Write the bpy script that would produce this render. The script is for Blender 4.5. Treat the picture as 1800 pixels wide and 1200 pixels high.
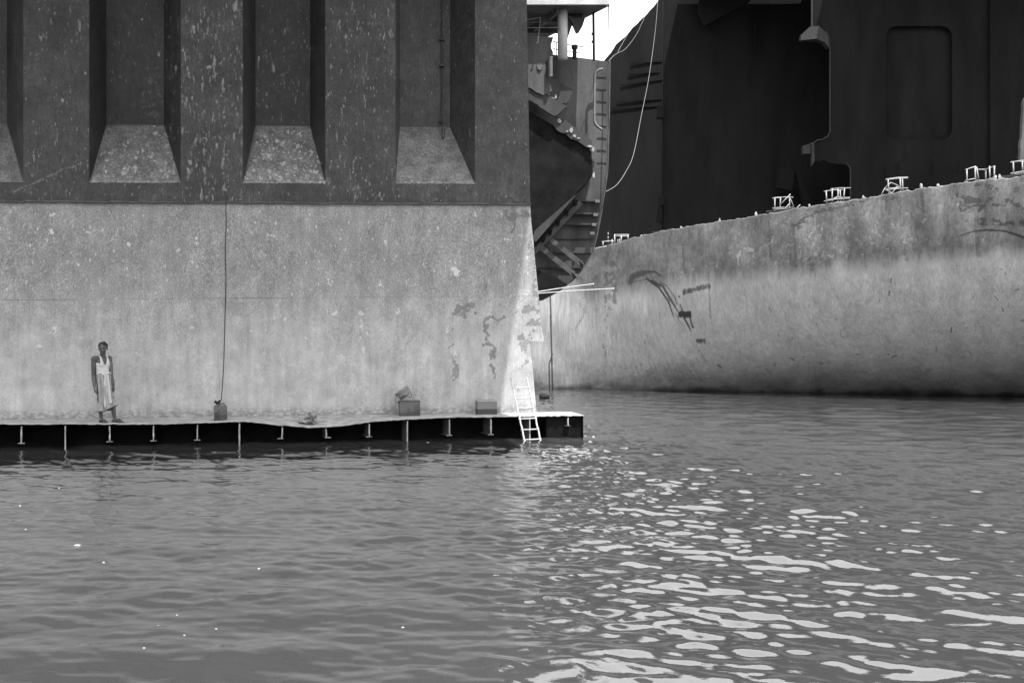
import bpy, bmesh, math, random
import numpy as np
from mathutils import Vector, Matrix
random.seed(7); RNG = np.random.default_rng(7)
SC = bpy.context.scene; COL = SC.collection
for o in list(bpy.data.objects): bpy.data.objects.remove(o)

# ------------------------------------------------------------------ camera
F, HC = 1750.0, 2.24                    # focal length in photo pixels, eye height over the water
cd = bpy.data.cameras.new('camera'); cam = bpy.data.objects.new('camera', cd); COL.objects.link(cam)
cam.location = (0, 0, HC); cam.rotation_euler = (math.radians(90), 0, 0)
cd.sensor_width = 36; cd.lens = 35; cd.clip_end = 3000; cd.clip_start = 0.1
SC.camera = cam
# ------------------------------------------------------------------ world
A = math.atan2(2.43, 12.26)             # bearing of the near wreck's wall
U = Vector((math.cos(A), math.sin(A), 0)); N = Vector((math.sin(A), -math.cos(A), 0))
LS = (U*0.15 + N*0.37 + Vector((0, 0, 1))).normalized()        # towards the sun
w = bpy.data.worlds.new('World'); SC.world = w; w.use_nodes = True
nt = w.node_tree; nt.nodes.clear()
sk = nt.nodes.new('ShaderNodeTexSky'); sk.sky_type = 'NISHITA'; sk.sun_disc = False
sk.sun_elevation = math.asin(LS.z); sk.sun_rotation = math.atan2(LS.x, LS.y)
sk.air_density = 10.0; sk.dust_density = 0.0; sk.ozone_density = 1.0
bw = nt.nodes.new('ShaderNodeRGBToBW'); bg = nt.nodes.new('ShaderNodeBackground'); ow = nt.nodes.new('ShaderNodeOutputWorld')
nt.links.new(sk.outputs[0], bw.inputs[0]); nt.links.new(bw.outputs[0], bg.inputs[0]); nt.links.new(bg.outputs[0], ow.inputs[0])
bg.inputs[1].default_value = 0.15
sd = bpy.data.lights.new('sun', 'SUN'); so = bpy.data.objects.new('sun', sd); COL.objects.link(so)
sd.energy = 3.0; sd.angle = math.radians(0.5); sd.color = (1, 1, 1)
so.rotation_euler = LS.to_track_quat('Z', 'Y').to_euler()
SC.view_settings.view_transform = 'Standard'; SC.view_settings.look = 'None'
SC.view_settings.exposure = 1.95; SC.view_settings.gamma = 1.0

# ------------------------------------------------------------------ helpers
def P(x, y, Z):                          # the place at depth Z that the photo shows at pixel (x, y)
    return Vector(((x-900)/F*Z, Z, HC+(600-y)/F*Z))
O0 = Vector(((0-900)/F*(F*HC/190), F*HC/190, 0))               # left end of the ledge's front edge
def wall(x, y, d):                       # pixel -> local (s, d, h) on the wall plane d metres behind the ledge's edge
    dr = Vector(((x-900)/F, 1, (600-y)/F))
    t = (O0.dot(N)-d)/dr.dot(N)
    p = dr*t; return Vector(((p-O0).dot(U), d, HC+(600-y)/F*t))
def wpix(s, d, h):                       # numpy inverse of wall()
    X = O0.x+U.x*s-N.x*d; Y = O0.y+U.y*s-N.y*d
    return 900+F*X/Y, 600-F*(h-HC)/Y
def L2W(v): return O0+U*v[0]-N*v[1]+Vector((0, 0, v[2]))

def tag(o, label=None, cat=None, group=None, kind=None):
    if label: o['label'] = label
    if cat: o['category'] = cat
    if group: o['group'] = group
    if kind: o['kind'] = kind
    return o
def empty(name, loc=(0, 0, 0), rz=0, **k):
    o = bpy.data.objects.new(name, None); COL.objects.link(o); o.location = loc; o.rotation_euler = (0, 0, rz)
    o.empty_display_size = .2
    return tag(o, **k)
def link(name, me, mat, parent=None, smooth=False, world=True):
    """link a mesh; if world, vertices are world coordinates and are brought into the parent's frame"""
    o = bpy.data.objects.new(name, me); COL.objects.link(o)
    if mat: me.materials.append(mat)
    if parent:
        o.parent = parent
        if world:
            me.transform((Matrix.Translation(parent.location) @ parent.rotation_euler.to_matrix().to_4x4()).inverted())
    if smooth: me.shade_smooth()
    return o
def own(name, me, mat, base, smooth=False, **k):        # a thing that is one mesh: origin moved to its base
    base = Vector(base); me.transform(Matrix.Translation(-base))
    o = bpy.data.objects.new(name, me); COL.objects.link(o); o.location = base; me.materials.append(mat)
    if smooth: me.shade_smooth()
    return tag(o, **k)
def fromB(bm, name='m', normals=True):
    if normals: bmesh.ops.recalc_face_normals(bm, faces=bm.faces)
    me = bpy.data.meshes.new(name); bm.to_mesh(me); bm.free(); return me
def tube(bm, pts, r, seg=8, r2=None, cap=True):
    pts = [Vector(p) for p in pts]; rings = []; n = len(pts); up = None
    for i, p in enumerate(pts):
        t = (pts[min(i+1, n-1)]-pts[max(i-1, 0)]).normalized()
        if up is None: up = Vector((0, 0, 1)) if abs(t.z) < .9 else Vector((0, 1, 0))
        a = t.cross(up); a = a.normalized() if a.length > 1e-6 else t.orthogonal().normalized()
        b = a.cross(t).normalized(); up = b
        rr = r if r2 is None else r+(r2-r)*i/max(1, n-1)
        if isinstance(r, (list, tuple)): rr = r[i]
        rings.append([bm.verts.new(p+a*rr*math.cos(2*math.pi*k/seg)+b*rr*math.sin(2*math.pi*k/seg)) for k in range(seg)])
    for i in range(n-1):
        for k in range(seg): bm.faces.new((rings[i][k], rings[i][(k+1) % seg], rings[i+1][(k+1) % seg], rings[i+1][k]))
    if cap: bm.faces.new(rings[0][::-1]); bm.faces.new(rings[-1])
def spline(pts, n=8):
    pts = [Vector(p) for p in pts]; out = []
    for i in range(len(pts)-1):
        p0 = pts[max(i-1, 0)]; p1 = pts[i]; p2 = pts[i+1]; p3 = pts[min(i+2, len(pts)-1)]
        for k in range(n):
            t = k/n; out.append(.5*((2*p1)+(p2-p0)*t+(2*p0-5*p1+4*p2-p3)*t*t+(3*p1-p0-3*p2+p3)*t**3))
    out.append(pts[-1]); return out
def box(bm, c, sx, sy, sz, rot=None):
    r = bmesh.ops.create_cube(bm, size=1); m = Matrix.Translation(Vector(c))
    if rot: m = m @ rot
    bmesh.ops.transform(bm, matrix=m @ Matrix.Diagonal((sx, sy, sz, 1)), verts=r['verts']); return r['verts']
def ball(bm, c, rx, ry, rz, rot=None, sub=2):
    r = bmesh.ops.create_icosphere(bm, subdivisions=sub, radius=1); m = Matrix.Translation(Vector(c))
    if rot: m = m @ rot
    bmesh.ops.transform(bm, matrix=m @ Matrix.Diagonal((rx, ry, rz, 1)), verts=r['verts']); return r['verts']
def bar(bm, a, b, wd, th, up=Vector((0, 0, 1))):        # flat bar from a to b
    a = Vector(a); b = Vector(b); t = (b-a).normalized(); s = t.cross(up)
    s = s.normalized() if s.length > 1e-4 else Vector((1, 0, 0)); u = s.cross(t)
    m = Matrix((( s.x, t.x, u.x, 0), (s.y, t.y, u.y, 0), (s.z, t.z, u.z, 0), (0, 0, 0, 1)))
    box(bm, (a+b)/2, wd, (b-a).length, th, m)
def plate(bm, px, Z, th, holes=()):                      # polygon seen at photo pixels px, at depth Z (number or function), th thick going back
    zf = Z if callable(Z) else (lambda x, y: Z)
    loops = [px]+list(holes); edges = []
    for lp in loops:
        vs = [bm.verts.new(P(q[0], q[1], zf(*q[:2]))) for q in lp]
        edges += [bm.edges.new((vs[i], vs[(i+1) % len(vs)])) for i in range(len(vs))]
    fs = [g for g in bmesh.ops.triangle_fill(bm, use_beauty=True, use_dissolve=False, edges=edges)['geom'] if isinstance(g, bmesh.types.BMFace)]
    ex = bmesh.ops.extrude_face_region(bm, geom=fs, use_keep_orig=True)
    bmesh.ops.translate(bm, vec=(0, th, 0), verts=[g for g in ex['geom'] if isinstance(g, bmesh.types.BMVert)])
def jag(px, amp=1.5, step=6, seed=1):                   # roughen a torn outline
    r = random.Random(seed); out = []
    for i in range(len(px)):
        a = px[i]; b = px[(i+1) % len(px)]; n = max(1, int(math.hypot(b[0]-a[0], b[1]-a[1])/step))
        for k in range(n):
            t = k/n; out.append((a[0]+(b[0]-a[0])*t+r.uniform(-amp, amp), a[1]+(b[1]-a[1])*t+r.uniform(-amp, amp)))
    return out
def pieces(name, mat, parent, fns, smooth=False):       # each piece its own part
    for f in fns:
        bm = bmesh.new(); f(bm); link(name, fromB(bm), mat, parent, smooth)
def mod(o, typ, **k):
    m = o.modifiers.new(typ.lower(), typ)
    for a, b in k.items(): setattr(m, a, b)
    return m

def gridmesh(name, Pn, attrs, flip=False):              # Pn: (rows, cols, 3)
    r, c = Pn.shape[:2]; me = bpy.data.meshes.new(name)
    idx = np.arange(r*c).reshape(r, c)
    q = np.stack([idx[:-1, :-1], idx[:-1, 1:], idx[1:, 1:], idx[1:, :-1]], -1).reshape(-1, 4)
    if flip: q = q[:, ::-1]
    return rawmesh(me, Pn.reshape(-1, 3), q, attrs)
def rawmesh(me, V, q, attrs):
    me.vertices.add(len(V)); me.vertices.foreach_set('co', V.astype(np.float32).ravel())
    me.loops.add(q.size); me.loops.foreach_set('vertex_index', q.astype(np.int32).ravel())
    me.polygons.add(len(q)); me.polygons.foreach_set('loop_start', np.arange(0, q.size, 4, dtype=np.int32))
    me.update(calc_edges=True)
    for k, v in attrs.items():
        at = me.attributes.new(k, 'FLOAT', 'POINT'); at.data.foreach_set('value', v.astype(np.float32).ravel())
    return me

# ------------------------------------------------------------------ wear maps (numpy rasters sampled onto vertices)
def lattice(shape, cell, rng):
    h, wd = shape; cy, cx = cell
    g = rng.random((int(h/cy)+3, int(wd/cx)+3)); y = np.arange(h)/cy; x = np.arange(wd)/cx
    yi = y.astype(int); xi = x.astype(int); fy = y-yi; fx = x-xi; fy = fy*fy*(3-2*fy); fx = fx*fx*(3-2*fx)
    a = g[yi][:, xi]; b = g[yi][:, xi+1]; c = g[yi+1][:, xi]; d = g[yi+1][:, xi+1]
    return (a*(1-fx)+b*fx)*(1-fy)[:, None]+(c*(1-fx)+d*fx)*fy[:, None]
def fbm(shape, cell, rng, octs=4):
    out = 0; amp = 1; tot = 0
    for i in range(octs):
        out = out+amp*lattice(shape, (max(1.01, cell[0]/2**i), max(1.01, cell[1]/2**i)), rng); tot += amp; amp *= .6
    return out/tot
YY, XX = np.mgrid[0:1200, 0:1800].astype(np.float32)
def stroke(img, pts, wd, val, soft=1.0):                # polyline stroke; wd number or per point list
    pts = np.array(pts, float); ws = wd if isinstance(wd, (list, tuple)) else [wd]*len(pts)
    for i in range(len(pts)-1):
        a, b = pts[i], pts[i+1]; m = max(ws[i], ws[i+1])+soft+2
        x0, x1 = int(max(0, min(a[0], b[0])-m)), int(min(1800, max(a[0], b[0])+m+1))
        y0, y1 = int(max(0, min(a[1], b[1])-m)), int(min(1200, max(a[1], b[1])+m+1))
        if x0 >= x1 or y0 >= y1: continue
        X = XX[y0:y1, x0:x1]; Y = YY[y0:y1, x0:x1]; d = b-a; L = max(1e-6, (d*d).sum())
        t = np.clip(((X-a[0])*d[0]+(Y-a[1])*d[1])/L, 0, 1)
        ds = np.hypot(X-a[0]-t*d[0], Y-a[1]-t*d[1]); wv = ws[i]+(ws[i+1]-ws[i])*t
        v = np.clip((wv/2+soft-ds)/soft, 0, 1)*val
        img[y0:y1, x0:x1] = np.maximum(img[y0:y1, x0:x1], v)
def blob(img, x, y, rx, ry, val, soft=.5, ang=0):
    m = max(rx, ry)*1.3+2; x0, x1 = int(max(0, x-m)), int(min(1800, x+m)); y0, y1 = int(max(0, y-m)), int(min(1200, y+m))
    if x0 >= x1 or y0 >= y1: return
    X = XX[y0:y1, x0:x1]-x; Y = YY[y0:y1, x0:x1]-y; c, s = math.cos(ang), math.sin(ang)
    r = np.hypot((X*c+Y*s)/rx, (-X*s+Y*c)/ry); v = np.clip((1-r)/soft, 0, 1)*val
    img[y0:y1, x0:x1] = np.maximum(img[y0:y1, x0:x1], v)
def sample(img, px, py):
    px = np.clip(px, 0, 1798.9); py = np.clip(py, 0, 1198.9); xi = px.astype(int); yi = py.astype(int); fx = px-xi; fy = py-yi
    return (img[yi, xi]*(1-fx)+img[yi, xi+1]*fx)*(1-fy)+(img[yi+1, xi]*(1-fx)+img[yi+1, xi+1]*fx)*fy
def curve_y(x, tab):
    t = np.array(tab, float); return np.interp(x, t[:, 0], t[:, 1])

def ragged(img, amp=5, cell=9, keep=.55, seed=1):        # tear up painted shapes so that they read as chips and splashes
    r_ = np.random.default_rng(seed); sh = img.shape
    c2 = cell if isinstance(cell, tuple) else (cell, cell)
    n = [np.clip((fbm(sh, c2, r_, 4)-.5)*2.4+.5, 0, 1) for _ in range(3)]
    out = sample(img, XX+(n[0]-.5)*2*amp, YY+(n[1]-.5)*2*amp)
    return (out*np.clip((n[2]-(1-out)*keep+.12)/.2, 0, 1)).astype(np.float32)

# ------------------------------------------------------------------ materials
class Mat:
    def __init__(s, name, rough=.7, spec=.3, metal=0):
        s.m = bpy.data.materials.new(name); s.m.use_nodes = True; s.t = s.m.node_tree; s.b = s.t.nodes['Principled BSDF']
        s.b.inputs['Roughness'].default_value = rough; s.b.inputs['Specular IOR Level'].default_value = spec
        s.b.inputs['Metallic'].default_value = metal
        s.tc = s.t.nodes.new('ShaderNodeTexCoord')
    def set(s, sock, v):
        if isinstance(v, (int, float)):
            try: sock.default_value = v
            except TypeError: sock.default_value = (v, v, v, 1)
        else: s.t.links.new(v, sock)
    def vec(s, sc=(1, 1, 1), loc=(0, 0, 0)):
        n = s.t.nodes.new('ShaderNodeMapping'); n.inputs['Scale'].default_value = sc; n.inputs['Location'].default_value = loc
        s.t.links.new(s.tc.outputs['Object'], n.inputs[0]); return n.outputs[0]
    def noise(s, scale, det=5, v=None, rough=.6, dist=0):
        n = s.t.nodes.new('ShaderNodeTexNoise'); n.inputs['Scale'].default_value = scale; n.inputs['Detail'].default_value = det
        n.inputs['Roughness'].default_value = rough; n.inputs['Distortion'].default_value = dist
        s.t.links.new(v if v else s.tc.outputs['Object'], n.inputs['Vector']); return n.outputs['Fac']
    def voro(s, scale, v=None, feat='F1', rnd=1):
        n = s.t.nodes.new('ShaderNodeTexVoronoi'); n.feature = feat; n.inputs['Scale'].default_value = scale; n.inputs['Randomness'].default_value = rnd
        s.t.links.new(v if v else s.tc.outputs['Object'], n.inputs['Vector']); return n.outputs['Distance']
    def attr(s, name):
        n = s.t.nodes.new('ShaderNodeAttribute'); n.attribute_name = name; return n.outputs['Fac']
    def math(s, op, a, b=0.0, c=None, clamp=False):
        n = s.t.nodes.new('ShaderNodeMath'); n.operation = op; n.use_clamp = clamp
        s.set(n.inputs[0], a); s.set(n.inputs[1], b)
        if c is not None: s.set(n.inputs[2], c)
        return n.outputs[0]
    def mul(s, a, b): return s.math('MULTIPLY', a, b)
    def add(s, a, b): return s.math('ADD', a, b)
    def step(s, v, a, b, lo=0.0, hi=1.0):                # smooth map of v from [a,b] to [lo,hi]
        n = s.t.nodes.new('ShaderNodeMapRange'); n.interpolation_type = 'SMOOTHSTEP'
        for k, q in zip((0, 1, 2, 3, 4), (v, a, b, lo, hi)): s.set(n.inputs[k], q)
        return n.outputs[0]
    def lin(s, v, a, b, lo, hi):
        n = s.t.nodes.new('ShaderNodeMapRange')
        for k, q in zip((0, 1, 2, 3, 4), (v, a, b, lo, hi)): s.set(n.inputs[k], q)
        return n.outputs[0]
    def mix(s, f, a, b):
        n = s.t.nodes.new('ShaderNodeMix'); n.data_type = 'FLOAT'
        s.set(n.inputs[0], f); s.set(n.inputs[2], a); s.set(n.inputs[3], b); return n.outputs[0]
    def sep(s, v=None):
        n = s.t.nodes.new('ShaderNodeSeparateXYZ'); s.t.links.new(v if v else s.tc.outputs['Object'], n.inputs[0]); return n.outputs
    def col(s, v): s.set(s.b.inputs['Base Color'], s.math('MULTIPLY', v, .74)); return s
    def bump(s, h, st=.3, dist=.01):
        n = s.t.nodes.new('ShaderNodeBump'); n.inputs['Strength'].default_value = st; n.inputs['Distance'].default_value = dist
        s.set(n.inputs['Height'], h); s.t.links.new(n.outputs[0], s.b.inputs['Normal']); return s

def simple(name, lo, hi, scale=6, rough=.7, bump=.2, spec=.3, metal=0, streak=False):
    M = Mat(name, rough, spec, metal); v = M.vec((1, 1, .25)) if streak else None
    a = M.noise(scale, 6, v); b = M.noise(scale*9, 4)
    M.col(M.mul(M.step(a, .3, .7, lo, hi), M.lin(b, .25, .75, .82, 1.18))).bump(b, bump, .01); return M.m

def stool_mat():
    M = Mat('chipped pale paint', .75, .25)
    big = M.noise(.5, 5); med = M.noise(2.6, 7, M.vec((1, 1, .7))); fine = M.noise(34, 4, rough=.75); fine2 = M.noise(90, 3, rough=.8)
    base = M.mul(M.step(med, .3, .72, .335, .43), M.lin(big, .3, .7, .92, 1.08))
    h = M.sep()[2]
    up = M.step(M.add(h, M.mul(M.noise(.9, 4), 1.5)), 2.2, 5.0)           # the upper strake is darker and more spotted
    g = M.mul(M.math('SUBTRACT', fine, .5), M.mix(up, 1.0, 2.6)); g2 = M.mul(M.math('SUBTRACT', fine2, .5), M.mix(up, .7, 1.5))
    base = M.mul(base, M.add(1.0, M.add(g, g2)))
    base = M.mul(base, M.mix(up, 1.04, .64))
    runs = M.noise(6, 6, M.vec((1, 1, .1), (3, 3, 3)), rough=.7); base = M.mul(base, M.lin(runs, .3, .7, .84, 1.14))
    blot = M.noise(2.2, 8, M.vec((1, 1, 1), (9, 1, 2)), rough=.75, dist=.8); base = M.mul(base, M.lin(blot, .35, .65, .86, 1.1))
    fleck = M.noise(17, 6, M.vec((1, 1, .4), (1, 8, 2)), rough=.8); base = M.mix(M.mul(M.step(fleck, .56, .66), M.mix(up, .15, .5)), base, .5)
    base = M.mix(M.mul(M.step(fleck, .42, .33), M.mix(up, .1, .45)), base, .17)
    vv = M.vec((1, 1, .45)); vo = M.voro(11, vv); sp = M.mul(M.step(vo, .27, .12), M.step(M.noise(5, 3), .48, .62))
    sp = M.mul(sp, M.mix(up, .15, .85)); base = M.mix(sp, base, .55)
    vo2 = M.voro(26, vv); sp2 = M.mul(M.mul(M.step(vo2, .3, .14), M.step(M.noise(2.2, 3), .42, .6)), M.mix(up, .05, .6)); base = M.mix(sp2, base, .5)
    swirl = M.step(M.math('ABSOLUTE', M.math('SUBTRACT', M.noise(3.5, 4, M.vec((1, 1, .5), (3, 0, 9)), dist=1.2), .5)), .018, .003)
    base = M.mix(M.mul(swirl, M.mul(M.step(M.noise(1.3, 2), .5, .62), .3)), base, .55)
    pits = M.mul(M.step(M.voro(7, M.vec((1, 1, 1), (5, 1, 2))), .1, .04), M.step(M.noise(2, 2), .5, .6)); base = M.mix(M.mul(pits, .65), base, .12)
    crack = M.mul(M.step(M.math('ABSOLUTE', M.math('SUBTRACT', M.noise(6, 8, M.vec((1, 1, 1.6), (7, 0, 0)), rough=.75), .5)), .012, .0), M.step(M.noise(1.1, 3, M.vec((1, 1, 1), (0, 0, 4))), .56, .64))
    base = M.mix(M.mul(crack, .5), base, .1)
    nb = M.mul(M.math('SUBTRACT', M.noise(11, 8, rough=.78), .5), 1.0)
    da = M.step(M.add(M.attr('dark'), nb), .42, .58); base = M.mix(M.mul(da, M.attr('dark')), base, M.lin(fine, .3, .7, .08, .2))
    li = M.step(M.add(M.attr('lite'), M.mul(nb, .6)), .35, .6); base = M.mix(M.mul(li, M.attr('lite')), base, .6)
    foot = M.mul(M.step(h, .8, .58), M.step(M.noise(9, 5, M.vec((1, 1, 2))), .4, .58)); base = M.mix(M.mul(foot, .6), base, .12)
    M.col(base).bump(M.add(M.mul(fine, .6), M.add(M.mul(fine2, .4), M.mul(da, -1.2))), .5, .012); return M.m

def bulk_mat():
    M = Mat('dark scuffed paint', .62, .35)
    big = M.noise(.7, 6); med = M.noise(3.5, 7, rough=.7); fine = M.noise(38, 4, rough=.75); fs = M.noise(22, 4, M.vec((1, 1, .2)), rough=.7)
    base = M.mul(M.step(med, .3, .7, .023, .042), M.lin(big, .32, .68, .62, 1.36))
    base = M.mul(base, M.add(1.0, M.add(M.mul(M.math('SUBTRACT', fine, .5), 3.0), M.mul(M.math('SUBTRACT', fs, .5), 1.6))))
    sp = M.mul(M.step(M.voro(13, M.vec((1, 1, .3))), .2, .08), M.step(M.noise(3, 3), .47, .62)); base = M.mix(M.mul(sp, .55), base, .28)
    g = M.t.nodes.new('ShaderNodeNewGeometry'); nz = M.sep(g.outputs['True Normal'])[2]
    up_ = M.step(nz, .25, .45); dust = M.mul(up_, M.mul(M.step(M.noise(22, 6, rough=.85), .38, .62, .3, 1.0), M.step(M.noise(3.2, 6, rough=.7), .3, .68, .35, 1.0))); base = M.mix(dust, base, .22)
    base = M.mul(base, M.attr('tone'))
    nb = M.mul(M.math('SUBTRACT', M.noise(30, 4, M.vec((1, 1, .4)), rough=.7), .5), .5)
    li = M.step(M.add(M.attr('lite'), nb), .22, .85); base = M.mix(M.mul(li, .75), base, M.add(.28, M.mul(up_, .2)))
    da = M.step(M.add(M.attr('dark'), nb), .38, .6); base = M.mix(M.mul(da, .8), base, .022)
    M.col(base).bump(M.add(M.mul(fine, .7), M.mul(li, .6)), .4, .01); return M.m

def hull_mat():
    M = Mat('weathered hull paint', .6, .35)
    st = M.noise(5, 6, M.vec((1, 1, .12)), rough=.65); st2 = M.noise(15, 5, M.vec((1, 1, .1)), rough=.7); med = M.noise(1.3, 7, rough=.65); fine = M.noise(20, 5, rough=.75)
    low = M.mul(M.step(med, .3, .7, .34, .405), M.lin(st, .25, .75, .78, 1.2)); low = M.mul(low, M.mul(M.lin(fine, .3, .7, .85, 1.15), M.mul(M.lin(st2, .3, .7, .88, 1.12), M.lin(M.noise(16, 6, M.vec((1, 1, .04), (4, 0, 0)), rough=.75), .33, .67, .8, 1.16))))
    upc = M.mul(M.step(M.noise(2.2, 7, rough=.7), .3, .7, .10, .15), M.lin(st2, .2, .8, .68, 1.32)); upc = M.mul(upc, M.mul(M.lin(fine, .3, .7, .75, 1.25), M.lin(M.noise(5.5, 7, M.vec((1, 1, .6), (2, 5, 0)), rough=.7, dist=.6), .35, .65, .72, 1.3)))
    f = M.step(M.add(M.attr('band'), M.add(M.mul(M.math('SUBTRACT', st, .5), .6), M.mul(M.math('SUBTRACT', st2, .5), .25))), .3, .75)
    base = M.mix(f, low, upc)
    sc = M.mul(M.step(M.voro(3.2, M.vec((1, 1, .7))), .2, .08), M.step(M.noise(1.0, 2), .5, .6)); sc = M.mul(sc, M.step(M.noise(14, 5), .45, .6)); base = M.mix(M.mul(sc, .5), base, .07)
    nb = M.mul(M.math('SUBTRACT', M.noise(9, 6, rough=.7), .5), .9)
    li = M.step(M.add(M.attr('lite'), nb), .3, .6); base = M.mix(M.mul(li, M.mul(M.attr('lite'), .8)), base, .34)
    da = M.step(M.add(M.attr('dark'), nb), .25, .6); base = M.mix(M.mul(da, M.attr('dark')), base, .022)
    base = M.mul(base, M.attr('tone'))
    M.col(base).bump(M.add(fine, M.mul(st2, .5)), .25, .02); return M.m

def water_mat():
    M = Mat('muddy water', .03, .5); M.b.inputs['IOR'].default_value = 1.6; M.b.inputs['Specular IOR Level'].default_value = 1.0
    M.col(M.step(M.noise(.25, 3), .3, .7, .035, .042))
    rg = M.math('ABSOLUTE', M.math('SUBTRACT', M.noise(3.2, 5, M.vec((.45, 1, 1)), dist=.5), .5)); M.bump(M.add(M.add(M.noise(9, 4, M.vec((.6, 1, 1))), M.mul(M.noise(26, 3, M.vec((.6, 1, 1))), .45)), M.mul(rg, .5)), .075, .03); return M.m

MS = stool_mat(); MB = bulk_mat(); MH = hull_mat(); MW = water_mat()
M_ledge = simple('dusty steel deck', .24, .42, 5, .8, .35)
M_edge = simple('torn plate edge', .2, .45, 9, .8, .5)
M_black = simple('shade black steel', .004, .009, 4, .9, .2, spec=.05)  # near-black, with the shade under the ledge put into the colour
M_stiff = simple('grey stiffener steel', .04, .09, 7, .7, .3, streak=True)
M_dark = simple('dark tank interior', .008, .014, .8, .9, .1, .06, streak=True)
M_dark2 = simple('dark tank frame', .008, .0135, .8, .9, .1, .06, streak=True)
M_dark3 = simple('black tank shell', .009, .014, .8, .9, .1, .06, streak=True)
M_rim = simple('worn flange edge', .05, .1, 3, .7, .2)
M_mid = simple('patchy grey plating', .03, .095, 1.4, .7, .3, streak=True)
M_mid2 = simple('dirty inner plating', .022, .05, 1.6, .7, .3, streak=True)
M_void = simple('shadow dark plating', .008, .019, 1.5, .9, .2, .05)  # shade of the open tank void put into a near-black colour
M_white = simple('white painted steel', .45, .6, 2, .5, .05)
M_pillar = simple('off white pillar paint', .38, .52, 2, .5, .1, streak=True)
M_rail = simple('white railing paint', .24, .38, 8, .6, .1)
M_wood = simple('pale bamboo', .34, .48, 14, .7, .3)
M_rope = simple('pale rope', .10, .18, 40, .9, .3)
M_cord = simple('dark cord', .03, .07, 40, .9, .3)
M_can = simple('dull plastic can', .06, .1, 7, .5, .1)
M_blk = simple('black cloth', .01, .025, 20, .9, .4)
M_cloth = simple('crumpled pale cloth', .14, .42, 12, .9, .5)
M_skin = simple('tanned skin', .062, .09, 10, .5, .1)
M_hair = simple('black hair', .006, .014, 60, .6, .5)
M_shirt = simple('white cotton', .44, .54, 14, .9, .3)
M_lungi = simple('pale cotton wrap', .25, .34, 7, .9, .3)
M_pipe = simple('grey pipe', .09, .16, 5, .5, .1)

# ------------------------------------------------------------------ water (real wave relief, from a random sea spectrum)
def sea_tile(n, size, lo, hi, rng, p=3.0, spread=1.0):
    k = 2*np.pi*np.fft.fftfreq(n, size/n); kx, ky = np.meshgrid(k, k); kk = np.hypot(kx, ky); kk[0, 0] = 1
    lam = 2*np.pi/kk; amp = kk**(-p)*np.exp(-(lo/lam)**4)*np.exp(-(lam/hi)**4); amp[0, 0] = 0
    amp *= (.25+np.abs(ky/kk*.93+kx/kk*.35)**2*spread)
    h = np.fft.ifft2(amp*np.exp(2j*np.pi*rng.random((n, n)))*n*n).real
    g = np.gradient(h, size/n); return h/math.sqrt((g[0]**2+g[1]**2).mean())     # rms slope 1
def tsample(T, size, x, y):
    n = T.shape[0]; u = (x/size % 1)*n; v = (y/size % 1)*n; i = u.astype(int); j = v.astype(int); fu = u-i; fv = v-j
    i0, i1, j0, j1 = i % n, (i+1) % n, j % n, (j+1) % n
    return (T[j0, i0]*(1-fu)+T[j0, i1]*fu)*(1-fv)+(T[j1, i0]*(1-fu)+T[j1, i1]*fu)*fv
T1 = sea_tile(1024, 31.0, .40, 2.0, RNG, 2.3); T2 = sea_tile(1024, 11.3, .12, .45, RNG, 2.3)
def waves(X, Y):
    c, s = math.cos(.3), math.sin(.3)
    D = np.hypot(X, Y)
    sh = .58+.42*np.clip((X+3.2)/4, 0, 1)**2*np.where(X > 0, 1, 1); sh = sh*np.where(X > 3, np.clip(1-.28*(X-3)/6, .7, 1), 1)      # calmer in the lee of the wreck
    near = .72+.5*np.clip((D-6)/8, 0, 1)
    patch = .7+.6*tsample(T1n, 31.0*2.7, X+9, Y+4)
    return .066*(.35+.65*sh)*tsample(T1, 31.0, X*c+Y*s, Y*c-X*s)+.108*sh*near*patch*(1+.25*np.exp(-((X-1.5)/2.5)**2))*np.clip(1.8-D/45, .0, 1)*tsample(T2, 11.3, X, Y)
T1n = (T1-T1.min())/(T1.max()-T1.min())
ra = np.concatenate([np.linspace(1.5, 5, 60), F*HC/np.linspace(F*HC/5, 60, 860)[1:], np.geomspace(68, 2500, 40)])
an = np.radians(np.concatenate([np.linspace(-75, -33, 60, endpoint=False), np.linspace(-33, 33, 1000), np.linspace(33, 75, 61)[1:]]))
R_, A_ = np.meshgrid(ra, an, indexing='ij'); Xw = R_*np.sin(A_); Yw = R_*np.cos(A_)
Zw = waves(Xw, Yw)*np.clip(1.5-R_/160, 0, 1)
me = gridmesh('water', np.stack([Xw, Yw, Zw], -1), {}, flip=True)
wo = bpy.data.objects.new('water', me); COL.objects.link(wo); me.materials.append(MW); me.shade_smooth(); tag(wo, kind='structure')
bm = bmesh.new(); box(bm, (0, 0, -1.6), 5200, 5200, .4)
sb = link('riverbed', fromB(bm), simple('mud bed', .05, .09, .2)); tag(sb, kind='structure')

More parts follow.
